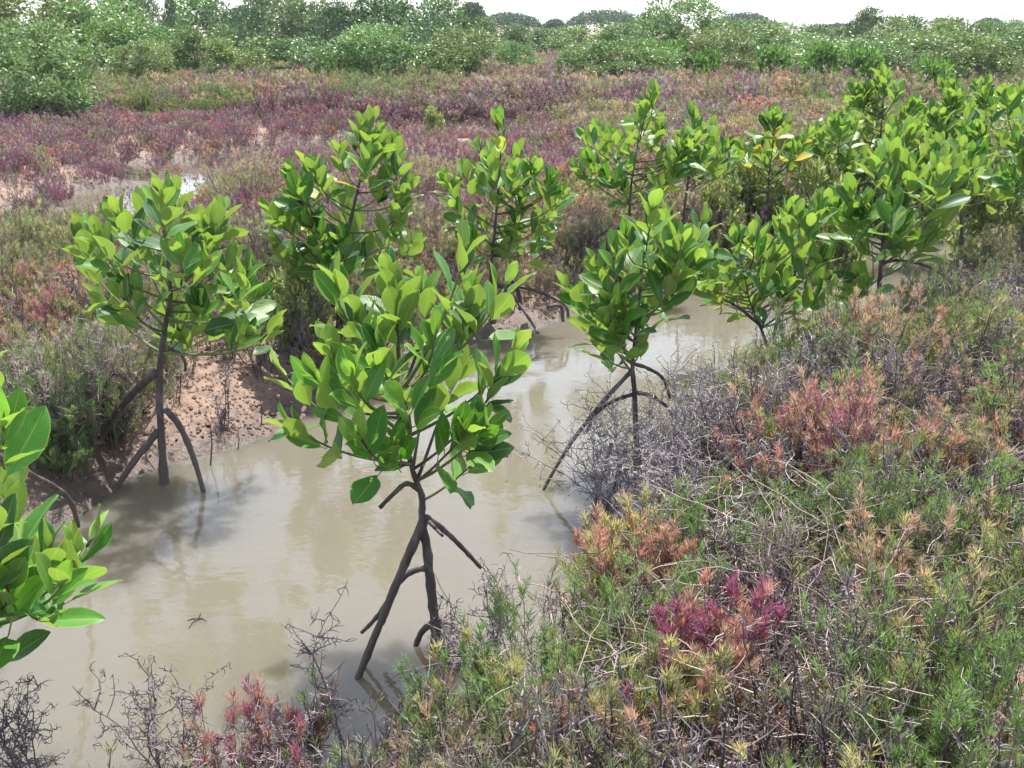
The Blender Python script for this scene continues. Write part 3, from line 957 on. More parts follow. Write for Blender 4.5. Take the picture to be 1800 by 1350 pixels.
# where which colour of cover grows: (px, py, radius in m, kind, strength); 'bare' thins the cover
def A(px, py, rad, kind, st=0.85, z=0.25):
    g = G(px, py, z)
    return (g.x, g.y, rad, kind, {'bare': 1.0, 'dead': 1.0, 'pink': 0.55, 'orange': 0.55, 'yellow': 0.6}.get(kind, 0.72) * st)
ANCH = [
    # near bank, right
    A(1000, 1200, 0.30, 'green'), A(930, 1180, 0.22, 'green'), A(1090, 1150, 0.2, 'green'), A(1120, 1290, 0.18, 'green'), A(1690, 1330, 0.33, 'green', 0.95), A(1560, 1330, 0.16, 'green', .9), A(1790, 1250, 0.3, 'green', .9), A(1250, 1060, .2, 'dead'),
    A(1560, 980, 0.35, 'green'), A(1450, 960, 0.25, 'green', 0.7), A(1250, 920, 0.3, 'green', 0.7), A(1170, 860, 0.3, 'green', 0.7),
    A(1440, 840, 0.25, 'pink', 0.7), A(1590, 850, 0.3, 'pink', 0.5), A(1230, 1200, 0.14, 'magenta', 0.9), A(1270, 1260, 0.14, 'orange'),
    A(840, 1320, 0.12, 'yellow', 0.7), A(1180, 1310, 0.13, 'yellow', 0.8), A(1040, 1060, 0.2, 'orange', .9), A(960, 1080, 0.2, 'orange', .8), A(1110, 990, 0.18, 'yellow', .8), A(1180, 1000, 0.12, 'pink'),
    A(1250, 780, 0.45, 'dead', 0.85), A(1160, 740, 0.35, 'dead', 0.85), A(1350, 730, 0.4, 'dead', 0.7), A(1200, 1060, 0.3, 'dead', 0.8), A(1300, 1130, 0.25, 'dead', 0.85), A(1370, 1250, 0.25, 'dead', 0.85), A(1720, 1130, 0.25, 'dead', 0.9), A(1760, 980, 0.3, 'dead', .7),
    A(1080, 1120, 0.18, 'dead', 0.7), A(1450, 1100, .25, 'olive', .8), A(1560, 1120, .25, 'orange', .8), A(1640, 1110, .2, 'orange', .8), A(1420, 1250, .25, 'olive', .8), A(1000, 1330, 0.15, 'dead'), A(680, 1330, .25, 'dead', .75), A(760, 1300, .12, 'dead'), A(480, 1340, .2, 'pink', .6), A(560, 1330, .2, 'green', .7), A(430, 1345, .15, 'magenta', .6), A(900, 1330, .15, 'green'),
    A(1420, 660, 0.4, 'green', 0.8), A(1540, 680, 0.3, 'orange', 0.9), A(1490, 660, 0.25, 'orange', .8), A(1600, 660, 0.3, 'orange', 0.7), A(1650, 600, 0.5, 'green', 0.7), A(1740, 640, 0.5, 'green', 0.6), A(1720, 580, .4, 'olive', .6), A(1780, 560, 0.6, 'dead', 0.7), A(1600, 730, 0.4, 'dead', .6), A(1700, 780, 0.4, 'pink', 0.5), A(1720, 500, .6, 'dead', .7), A(1780, 480, .4, 'orange', .5),
    # left bank
    A(800, 1270, 0.24, 'bare', .9, .05), A(690, 1320, 0.22, 'bare', .8, .05), A(860, 1210, .15, 'bare', .8, .05),
    A(170, 790, 0.42, 'green', 0.9), A(60, 760, 0.3, 'green', 0.8), A(20, 700, 0.3, 'green', .6), A(100, 620, 0.5, 'orange', 0.6), A(50, 600, 0.4, 'pink', 0.6), A(200, 640, 0.35, 'olive', 0.8), A(40, 500, 0.7, 'olive', 0.8), A(20, 480, .5, 'green', .6), A(130, 560, 0.4, 'pink', 0.5), A(720, 550, .4, 'olive', .7), A(740, 330, .8, 'yellow', .7), A(500, 560, 0.4, 'green', .7), A(430, 340, .8, 'olive', .6), A(450, 350, .6, 'yellow', .6),
    A(385, 715, 0.42, 'bare', 0.97, 0.12), A(345, 765, 0.24, 'bare', 0.97, 0.08), A(450, 660, 0.26, 'bare', 0.9, 0.15), A(470, 735, .30, 'bare', .97, .08), A(960, 530, 0.30, 'bare', 0.6, 0.15), A(1030, 470, 0.3, 'bare', 0.4), A(900, 565, .25, 'bare', .8, .1), A(1230, 470, .4, 'bare', .4, .15),
    # the wet purple flat
    A(60, 395, 1.1, 'bare', 0.70), A(235, 345, 1.2, 'bare', 0.93), A(400, 290, 1.2, 'bare', 0.85), A(340, 300, 1.3, 'bare', .92), A(130, 370, 1.1, 'bare', .88), A(560, 265, 1.2, 'bare', .75), A(780, 245, 1.3, 'bare', .7), A(240, 365, .9, 'bare', .8),
]

def choose_kind(x, y, r, far, n1, n2, n3):
    for (ax, ay, ar, kd, st) in ANCH:
        q = math.hypot(x - ax, y - ay) / ar
        if q < 1.0 and r.random() < st * (1 - q ** 3 * 0.6):
            return kd
    # broad zones: purple flat from 7.5 to 14 m on the left and centre, brown scrub beyond, mixed on the near bank
    u = r.random()
    flat = (7.3 < y < 18.3 + (n2 - .5) * 3) and x < 0.5 + (n1 - 0.5) * 4 + y * 0.02
    if flat:
        tbl = [('purple', 0.40), ('magenta', 0.17), ('dead', 0.26), ('olive', 0.10), ('pink', 0.07)]
    elif y > 13:
        if n1 > 0.60: tbl = [('green', 0.25), ('olive', 0.5), ('dead', 0.15), ('orange', 0.1)]
        elif n1 < 0.42: tbl = [('purple', 0.38), ('dead', 0.38), ('orange', 0.11), ('olive', 0.13)]
        else: tbl = [('orange', 0.15), ('olive', 0.24), ('dead', 0.29), ('yellow', 0.07), ('purple', 0.21), ('pink', 0.04)]
    elif y > 5.2:
        if n1 > 0.56: tbl = [('olive', 0.45), ('yellow', 0.25), ('green', 0.2), ('orange', 0.1)]
        else: tbl = [('orange', 0.12), ('pink', 0.08), ('olive', 0.25), ('dead', 0.36), ('purple', 0.13), ('yellow', .06)]
    else:
        if n1 > 0.56: tbl = [('green', 0.31), ('olive', 0.22), ('dead', 0.40), ('yellow', 0.08)]
        elif n1 < 0.42: tbl = [('dead', 0.62), ('olive', 0.18), ('pink', 0.08), ('orange', 0.12)]
        else: tbl = [('olive', 0.25), ('dead', 0.48), ('orange', 0.07), ('green', 0.13), ('pink', 0.07)]
    for kd, p in tbl:
        if u < p: return kd
        u -= p
    return tbl[0][0]

IDX = {}
for i, (lod, kd, sec) in enumerate(PKIND):
    IDX.setdefault((lod, kd), []).append(i)
# names sort so that near prototypes come first, in the order of PKIND

def make_cover(name, label, gen, lod, smin, smax, seed, dmin=0.03, keep=None):
    r = random.Random(seed)
    xs = np.array([p[0] for p in gen]); ys = np.array([p[1] for p in gen])
    sdv = chan_sd(xs, ys)
    hv = height(xs, ys)
    n1 = fbm(xs * 0.55, ys * 0.55, 77, 4) if lod == 'near' else fbm(xs * 0.35, ys * 0.22, 78, 4)
    n2 = fbm(xs * 0.3, ys * 0.3, 79, 3); n3 = fbm(xs * 2, ys * 2, 80, 2)
    pts, idx, rot, scl, tint = [], [], [], [], []
    for i in range(len(xs)):
        if sdv[i] < dmin + 0.05 * r.random() or (hv[i] < 0.012 and not (ys[i] > 7.5 and hv[i] > -0.06 and r.random() < 0.3)): continue
        if keep and not keep(xs[i], ys[i], sdv[i]): continue
        kd = choose_kind(xs[i], ys[i], r, lod == 'far', n1[i], n2[i], n3[i])
        if kd == 'bare': continue
        pts.append((xs[i], ys[i], hv[i] - 0.01))
        opts = IDX.get((lod, kd)) or IDX[(lod, 'olive')]
        idx.append(r.choice(opts))
        rot.append((r.uniform(-0.22, 0.22), r.uniform(-0.22, 0.22), r.uniform(0, 6.283)))
        s = r.uniform(smin, smax) * (0.65 + 0.7 * n3[i])
        if 7.3 < ys[i] < 18 and xs[i] < 0.8: s *= 0.62
        scl.append((s * r.uniform(0.9, 1.15), s * r.uniform(0.9, 1.15), s))
        t = r.uniform(0.8, 1.2) * (0.88 if lod == 'far' else 1.0)
        tint.append((t * r.uniform(0.93, 1.07), t * r.uniform(0.93, 1.07), t * r.uniform(0.9, 1.1)))
    return scatter_object(name, pts, idx, rot, scl, tint, label)

rg = random.Random(5)
def gen_fan(y0, y1, dens, half=0.60, pad=0.7):
    out = []
    area = (y1 - y0) * ((y0 + y1) * half + 2 * pad)
    n = int(area * dens)
    while len(out) < n:
        y = rg.uniform(y0, y1)
        wmax = y1 * half + pad
        x = rg.uniform(-wmax, wmax)
        if abs(x) <= y * half + pad: out.append((x, y))
    return out

# side of the channel: the near bank lies to the right of / below the channel
def near_side(x, y):
    # walk along the near edge: a point is on the near side when nearer to it than to the far edge
    return NEARD(x, y) < FARD(x, y)
fe = [G(*p) for p in far_edge]; ne = [G(*p) for p in near_edge]
def polyd(poly):
    def f(x, y):
        m = 1e9
        for a, b in zip(poly[:-1], poly[1:]):
            ex, ey = b.x - a.x, b.y - a.y
            t = max(0, min(1, ((x - a.x) * ex + (y - a.y) * ey) / (ex * ex + ey * ey)))
            m = min(m, math.hypot(x - a.x - t * ex, y - a.y - t * ey))
        return m
    return f
NEARD = polyd(ne); FARD = polyd(fe)

make_cover('near_bank_cover', 'dense low seepweed in green, orange, pink and dead grey covering the near bank',
           gen_fan(0.7, 7.5, 82, 0.62, 2.2), 'near', 0.62, 1.15, 301, 0.06, lambda x, y, s: near_side(x, y))
make_cover('far_bank_cover', 'low seepweed in olive, orange and pink on the bank across the channel',
           gen_fan(2.8, 8.0, 85, 0.62, 1.8), 'near', 0.62, 1.12, 302, 0.10, lambda x, y, s: not near_side(x, y))
make_cover('marsh_cover', 'purple and brown seepweed carpet of the open marsh',
           gen_fan(7.6, 18.8, 52, 0.58, 1.0), 'far', 0.5, 1.0, 303, 0.05)
make_cover('scrub_cover', 'brown, olive and violet scrub in front of the shrub belt',
           gen_fan(18.2, 40.0, 12, 0.56, 1.5), 'far', 0.95, 1.6, 304, 0.05)

# ------------------------------------------------------------------ single seepweed bushes that stand out
def bush(label, px, py, kind, sec, h, rad, seed, z=0.22, nst=16, ntw=6, nlf=38, ll=0.028, lw=0.0021, group=None, bare=0.08, tipsplit=0.4):
    g = G(px, py, z); g.z = max(hz(g.x, g.y) - 0.01, -0.03)
    root = empty('seepweed_bush', g, label, 'bush', group)
    tw, fo = MB(), MB()
    clump(kind, seed, h, rad, nst, ntw, nlf, ll, lw, sec, tw, fo, bare, tipsplit)
    tw.build('stems', M_TWIG, root)
    fo.build('foliage', M_BUSH, root)
    return root
bush('magenta-tipped seepweed bush with orange lower shoots on the near bank', 1240, 1240, 'vivid', 'pink', 0.30, 0.13, 1, ll=.034, lw=.0034)
bush('orange-pink seepweed bush just below the magenta-tipped one', 1265, 1300, 'orange', 'pink', 0.24, 0.12, 2)
bush('yellow-green feathery seepweed bush beside the front sapling base', 835, 1300, 'yellow', 'green', 0.26, 0.10, 3, z=0.12, ll=.034, lw=.0034)
bush('yellow seepweed bush at the bottom edge left of the orange-pink one', 1175, 1335, 'yellow', 'olive', 0.25, 0.13, 4, ll=.034, lw=.0034)
bush('red-pink upright seepweed bush in the middle of the near bank', 1440, 885, 'pink', 'magenta', 0.36, 0.12, 5)
bush('bright green upright seepweed shoot above the green mound at bottom right', 1665, 1260, 'green', 'yellow', 0.34, 0.06, 6, nst=5, ntw=7, nlf=38)
bush('large bright green seepweed mound in the bottom right corner', 1690, 1390, 'green', 'green', 0.30, 0.30, 7, nst=46, ntw=6, nlf=34)
bush('dark green seepweed bush in the middle of the right half of the bank', 1560, 1000, 'green', 'olive', 0.32, 0.24, 8, nst=34, ntw=6, nlf=30)
bush('peach seepweed tuft overhanging the water right of the front sapling', 1035, 1075, 'yellow', 'pink', 0.34, 0.11, 9, z=0.12, bare=.2, ll=.034, lw=.0034)
bush('pale yellow seepweed rosette beside the hanging prop roots', 1105, 1020, 'yellow', 'orange', 0.30, 0.09, 10, z=0.15, ll=.034, lw=.0034)
bush('small coral pink seepweed tuft right of the pale yellow rosette', 1170, 1010, 'pink', 'orange', 0.24, 0.07, 11)
bush('lush green seepweed mound in the lower centre of the near bank', 1000, 1215, 'green', 'olive', 0.24, 0.27, 12, z=.15, nst=42, ntw=6, nlf=30)
bush('orange tufted seepweed bush left of the bright green upright shoot', 1580, 1130, 'orange', 'yellow', 0.26, 0.20, 13, nst=24)
bush('salmon orange seepweed bush at the foot of the straight dark trunk', 1545, 690, 'orange', 'pink', 0.36, 0.20, 14, nst=24)
bush('tall green seepweed bush between the two-stemmed sapling and the dark trunk', 1430, 665, 'green', 'yellow', 0.42, 0.22, 15, nst=30)
bush('green seepweed bush right of the dark trunk on the bank', 1650, 610, 'green', 'olive', 0.38, 0.26, 16, nst=30)
bush('pink seepweed tuft at the bottom edge left of centre', 470, 1345, 'pink', 'magenta', 0.24, 0.12, 17, z=.1)
bush('single upright pink-tipped seepweed shoot against the water', 553, 1310, 'green', 'pink', 0.26, 0.03, 18, z=.08, nst=4, nlf=36)
bush('purple-pink seepweed tuft at the bottom centre edge', 1040, 1370, 'magenta', 'pink', 0.20, 0.10, 19)
bush('dark green seepweed bush overhanging the left bank beside the stilt roots', 70, 790, 'green', 'olive', 0.36, 0.22, 20, z=.15, nst=30)
bush('dense dark olive seepweed bush at the foot of the left arching root', 140, 750, 'olive', 'dead', 0.38, 0.24, 25, z=.12, nst=34)
bush('dark green seepweed bush on the bank left of the mud slope', 225, 700, 'green', 'dead', 0.32, 0.20, 26, z=.15, nst=28)
bush('dark shaded seepweed bush behind the left arching root', 105, 770, 'green', 'dead', 0.36, 0.26, 27, z=.15, nst=36)
bush('dark shaded seepweed bush between the arching root and the mud slope', 195, 745, 'olive', 'dead', 0.32, 0.24, 28, z=.15, nst=36)
bush('magenta seepweed spot left of the stilt-rooted sapling', 40, 625, 'magenta', 'pink', 0.26, 0.2, 21)
bush('orange-yellow seepweed bush between the left sapling and the tall pointed one', 440, 370, 'yellow', 'orange', 0.42, 0.3, 22, nst=30)
bush('pale yellow seepweed bush between the tall pointed and the slender sapling', 740, 370, 'yellow', 'orange', 0.42, 0.3, 23, nst=30)
bush('bright salmon seepweed patch in the brown scrub right of centre', 1320, 228, 'pink', 'orange', 0.42, 0.28, 24, nst=20, ll=.04, lw=.009)

# ------------------------------------------------------------------ dead shrubs and twigs
def dead_shrub(label, px, py, h, rad, seed, z=0.1, nst=5, lean=(0, 0), dark=0.5, curl=1.0, group=None):
    r = random.Random(seed)
    g = G(px, py, z); g.z = hz(g.x, g.y) - 0.02
    g.z = max(g.z, -0.04)
    root = empty('dead_shrub', g, label, 'dead shrub', group)
    st = MB(); tg = MB()
    for s in range(nst):
        a = r.uniform(0, 6.283)
        p = Vector((r.uniform(-.02, .02), r.uniform(-.02, .02), 0))
        d = Vector((math.cos(a) * rad / h * 0.8 + lean[0], math.sin(a) * rad / h * 0.8 + lean[1], 1)).normalized()
        ln = h * r.uniform(0.6, 1.05)
        pts = [p]
        for k in range(8):
            d = (d + rvec(r) * 0.28 + Vector((0, 0, 0.05))).normalized()
            pts.append(pts[-1] + d * ln / 8)
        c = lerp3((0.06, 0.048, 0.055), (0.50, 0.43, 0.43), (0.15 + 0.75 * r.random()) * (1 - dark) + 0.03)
        st.tube(pts, [(0.0030 if dark > 0.45 else 0.0022) * (1 - 0.65 * k / 8) for k in range(9)], 5, c, False)
        for j in range(14):
            i = r.randint(2, 8)
            q = pts[i]
            dd = (rvec(r) + Vector((0, 0, 0.35)) + d * 0.4).normalized()
            L2 = h * r.uniform(0.10, 0.28)
            tp = [q]
            for k in range(4):
                dd = (dd + rvec(r) * 0.5 * curl).normalized()
                tp.append(tp[-1] + dd * L2 / 4)
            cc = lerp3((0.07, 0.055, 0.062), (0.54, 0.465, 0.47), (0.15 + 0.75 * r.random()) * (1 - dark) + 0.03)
            tg.tube(tp, [0.0018 * (1 - 0.6 * k / 4) for k in range(5)], 4, cc, False)
            # curled dry leaves and tendrils on the twig
            for m in range(8 if nst < 9 else 4):
                b0 = tp[r.randint(1, 4)]
                cd_ = rvec(r)
                ax = rvec(r)
                L3 = r.uniform(0.012, 0.03)
                cur = [b0]
                for k in range(5):
                    cd_ = (Matrix.Rotation(0.75 * curl, 3, ax) @ cd_)
                    cur.append(cur[-1] + cd_ * L3 / 4)
                tg.tube(cur, [0.0011, 0.0012, 0.0011, 0.0009, 0.0007, 0.0004], 3, cc, False)
    st.build('stem', M_TWIG, root)
    tag(tg.build('twigs', M_TWIG, root), kind='stuff')
    return root
dead_shrub('curled black dead shrub in the bottom left corner over the water', 45, 1400, 0.38, 0.10, 1, 0.0, 6, (0, 0), 0.75)
dead_shrub('curled dead shrub with a clubbed tip in front of the water, bottom left', 300, 1375, 0.38, 0.13, 2, 0.0, 7, (0, 0), 0.75)
dead_shrub('dead shrub with a hooked drooping head left of the pink tuft', 400, 1360, 0.26, 0.10, 3, 0.02, 4, (0.1, 0))
dead_shrub('dead shrub arching up to a curled head left of the leaning prop root', 545, 1350, 0.36, 0.10, 4, 0.05, 4, (-0.25, 0.1))
dead_shrub('thin forked bare shrub left of the leaning prop root', 600, 1310, 0.40, 0.06, 5, 0.0, 2, (-0.3, 0.1), 0.6, 0.35)
dead_shrub('dead shrub tangled round the base of the front sapling', 735, 1235, 0.15, 0.12, 6, 0.05, 8)
dead_shrub('thin bare shrub rising from the bank edge right of the front sapling', 870, 1150, 0.42, 0.08, 7, 0.05, 4, (0.15, 0.1), 0.5, 0.5)
dead_shrub('thin reddish dry shrub between the sapling base and the green mound', 800, 1170, 0.26, 0.12, 8, 0.02, 5, (0.0, 0.1), 0.3, 0.4)
dead_shrub('large tangle of grey curled twigs over the mid channel prop roots', 1130, 880, 0.60, 0.28, 9, 0.12, 18, (-0.25, 0.0), 0.35)
dead_shrub('grey dead shrub right of the tangle by the prop roots', 1215, 830, 0.52, 0.26, 10, 0.2, 16, (-0.1, 0.0), 0.35)
dead_shrub('sprawling pale grey twig tangle hanging over the water edge', 1090, 860, 0.50, 0.30, 21, 0.1, 12, (-0.5, 0.1), 0.0, 0.7)
dead_shrub('pale mauve twig heap behind the big tangle', 1210, 770, 0.50, 0.34, 22, 0.2, 16, (-0.1, 0.0), 0.0, 0.6)
dead_shrub('mauve twig heap under the two-stemmed sapling at the water', 1290, 690, 0.36, 0.30, 23, 0.15, 16, (-0.2, 0.1), 0.0, 0.6)
dead_shrub('dry mauve twig heap right of the two-stemmed sapling foot', 1400, 730, 0.34, 0.30, 24, 0.2, 14, (0, 0.0), 0.0, 0.6)
dead_shrub('pale dry twig heap left of the magenta-tipped bush', 1130, 1110, 0.24, 0.24, 25, 0.2, 14, (0, 0.0), 0.0, 0.7)
dead_shrub('pale dry twig heap right of the magenta-tipped bush', 1340, 1180, 0.22, 0.24, 26, 0.2, 14, (0, 0.0), 0.0, 0.7)
dead_shrub('grey dry twig heap at the right edge above the green mound', 1770, 1010, 0.30, 0.26, 27, 0.2, 14, (0, 0.0), 0.1, 0.7)
for lb_, px_, py_, h_, sd_ in [
    ('grey twig thicket leaning over the water left of the pink upright bush', 1180, 900, 0.46, 31), ('pale twig thicket at the water edge above the hanging roots', 1150, 930, 0.40, 32),
    ('grey twig thicket on the bank below the mid channel sapling', 1230, 860, 0.42, 33), ('mauve twig thicket right of the twig tangle', 1290, 820, 0.40, 34),
    ('pale mauve twig thicket on the crest of the near bank', 1350, 790, 0.36, 35), ('mauve twig thicket by the water left of the green tall bush', 1330, 700, 0.36, 36),
    ('grey twig thicket in front of the red-pink upright bush', 1380, 900, 0.32, 37), ('dry twig thicket right of the red-pink upright bush', 1520, 820, 0.32, 38),
    ('dry mauve twig thicket at the right side of the bank', 1690, 880, 0.34, 39), ('dry twig thicket below the salmon orange bush', 1600, 740, 0.34, 40),
    ('mauve twig thicket under the right edge of the bank', 1770, 720, 0.36, 41), ('dry twig thicket near the bottom right of the bank', 1480, 1180, 0.24, 42),
    ('mauve twig thicket beyond the green bush right of the dark trunk', 1720, 560, 0.40, 43), ('dry twigs in the bottom centre of the bank', 1090, 1260, 0.22, 44), ('mauve twig thicket on the bank between the tangle and the tall green bush', 1410, 760, 0.42, 45),
    ('mauve twig thicket left of the salmon orange bush', 1470, 720, 0.40, 46), ('grey twig thicket behind the dark green bush', 1500, 910, 0.38, 47), ('grey twig thicket left of the dark green bush', 1340, 1000, 0.34, 48)]:
    dead_shrub(lb_, px_, py_, h_, 0.28, sd_, 0.2, 12, (-0.15, 0.0), 0.05, 0.6, 'dry twig thickets on the near bank')
dead_shrub('violet grey dead shrub below the two-stemmed sapling', 1300, 730, 0.34, 0.24, 11, 0.2, 12, (-0.1, 0.05), 0.2)
dead_shrub('dead shrub under the left bank, shade put into its dark twigs', 120, 800, 0.42, 0.26, 12, 0.08, 26, (0.05, -0.15), 0.9)  # near-black twig colour stands in for the shadow under the bank
dead_shrub('dead shrub overhanging the water behind the left stilt root, twigs darkened as shade', 205, 765, 0.30, 0.2, 16, 0.1, 16, (0.0, -0.25), 0.9)  # twigs coloured dark to deepen the shade at the bank foot
dead_shrub('bare branching dead twig on the pink mud slope', 395, 745, 0.30, 0.10, 13, 0.08, 3, (0.1, 0.0), 0.8, 0.3)
dead_shrub('black dried shrub in the hollow behind the bright green upright shoot', 1715, 1190, 0.22, 0.14, 14, 0.2, 12, (0, 0), 0.8)
dead_shrub('pale grey fanned dead shrub at the right edge of the bank', 1775, 590, 0.42, 0.3, 15, 0.22, 14, (-0.1, -0.2), 0.0, 0.4)

def twig_litter():
    r = random.Random(77)
    b = MB()
    spots = [(1200, 780), (1300, 850), (1250, 900), (1420, 760), (1340, 950), (1250, 1000), (1400, 1050), (1500, 1100), (1330, 1150), (1200, 1110), (1470, 1220),
             (1560, 1260), (1750, 950), (1700, 860), (1600, 780), (1680, 1000), (1100, 1080), (960, 1200), (1050, 1190), (1350, 1280), (1620, 930), (1780, 1090)]
    for i in range(620):
        px, py = r.choice(spots)
        px += r.gauss(0, 110); py += r.gauss(0, 80)
        g = G(px, py, 0.3)
        if NEARD(g.x, g.y) > 5 or chan_sd(np.array([g.x]), np.array([g.y]))[0] < 0: continue
        a = r.uniform(0, 6.283)
        d = Vector((math.cos(a), math.sin(a), r.uniform(-0.1, 0.45))).normalized()
        ln = r.uniform(0.10, 0.38)
        p = Vector((g.x, g.y, hz(g.x, g.y) + r.uniform(0.10, 0.24)))
        pts = [p]
        for k in range(7):
            d = (d + rvec(r) * 0.34 + Vector((0, 0, -0.03))).normalized()
            pts.append(pts[-1] + d * ln / 7)
        c = lerp3((0.12, 0.09, 0.085), (0.46, 0.37, 0.30), r.random())
        b.tube(pts, [(0.0010 + 0.0012 * (i % 9 == 0) + 0.0005 * (i % 3)) * (1 - 0.5 * k / 7) for k in range(8)], 4, c, False)
    o = b.build('twig_litter', M_TWIG)
    tag(o, 'pale dry twigs lying criss-cross on the seepweed of the near bank', 'twigs', None, 'stuff')
twig_litter()

def stick(label, px, py, py2, Y, rad=0.004, lean=0, group=None, cat='stick'):
    a = P(px, py, Y); b = P(px + lean, py2, Y)
    m = MB()
    mid = a.lerp(b, 0.55) + Vector((0.006, 0, 0))
    low = Vector((0, 0, 0)) - Vector((0, 0, 0.12))
    m.tube([low, Vector((0, 0, 0)), mid - a, b - a], [rad * 1.1, rad, rad * 0.85, rad * 0.5], 6, (0.10, 0.075, 0.07), True)
    o = m.build('stick', M_TWIG)
    o.location = a
    return tag(o, label, cat, group)
stick('thin dark stick standing in the water off the pink mud slope', 370, 820, 748, G(370, 818).y)
stick('short dark stick at the water edge of the mud slope', 418, 792, 758, G(418, 790).y, 0.003)
stick('stick with a bend at the corner of the mud slope by the front crown', 458, 760, 705, G(458, 758).y, 0.0035)
rs_ = random.Random(9)
for i in range(26):
    px = rs_.uniform(1425, 1535); py = rs_.uniform(480, 585)
    stick('thin upright stem in the bright water beside the dark right hand trunk', px, py, py - rs_.uniform(35, 80), G(px, py).y, rs_.uniform(0.002, 0.004), rs_.uniform(-6, 6), 'thin stems standing in the bright water')
for i in range(12):
    px = rs_.uniform(1185, 1330); py = rs_.uniform(515, 570)
    stick('short dark breathing root in the water under the far bank', px, py, py - rs_.uniform(14, 34), G(px, py).y, rs_.uniform(0.003, 0.005), rs_.uniform(-5, 5), 'breathing roots under the far bank', 'breathing root')

# a floating twig with three fingers
def floating_twig():
    g = G(348, 1090)
    m = MB()
    for dx, dy, dz in ((-0.03, -0.01, 0.004), (0.03, -0.01, 0.003), (-0.015, -0.05, 0.0), (0.006, 0.015, 0.014)):
        m.tube([Vector((0, 0, 0.004)), Vector((dx * .5, dy * .5, 0.008)), Vector((dx, dy, dz))], [0.004, 0.003, 0.0015], 5, (0.06, 0.055, 0.05), True)
    o = m.build('floating_twig', M_TWIG)
    o.location = g
    tag(o, 'small dark forked twig floating alone on the muddy water', 'twig')
floating_twig()

# crumbs of mud on the bank
def mud_crumbs():
    r = random.Random(3)
    b = MB()
    n = 0
    while n < 1500:
        if r.random() < 0.75: g = G(r.gauss(395, 75), r.gauss(705, 60), 0.1)
        else: g = G(r.gauss(980, 70), r.gauss(510, 40), 0.15)
        s = chan_sd(np.array([g.x]), np.array([g.y]))[0]
        if s < 0.02: n += 0.2; continue
        z = hz(g.x, g.y)
        q = r.uniform(0.003, 0.011) * (1.8 if r.random() < 0.06 else 1)
        base = len(b.v)
        p = Vector((g.x, g.y, z + q * 0.3))
        for d in ((1, 0, 0), (0, 1, 0), (-1, 0, 0), (0, -1, 0), (0, 0, 0.8), (0, 0, -0.8)):
            b.v.append(p + Vector(d) * q * r.uniform(0.6, 1.2)); b.c.append((0.25, 0.165, 0.12) if r.random() < .6 else (0.13, .09, .07))
        for f in ((0, 1, 4), (1, 2, 4), (2, 3, 4), (3, 0, 4), (1, 0, 5), (2, 1, 5), (3, 2, 5), (0, 3, 5)):
            b.f.append(tuple(base + k for k in f))
        n += 1
    o = b.build('mud_crumbs', M_TWIG)
    tag(o, 'crumbly mud pellets on the pinkish bank slopes', 'mud', None, 'stuff')
mud_crumbs()

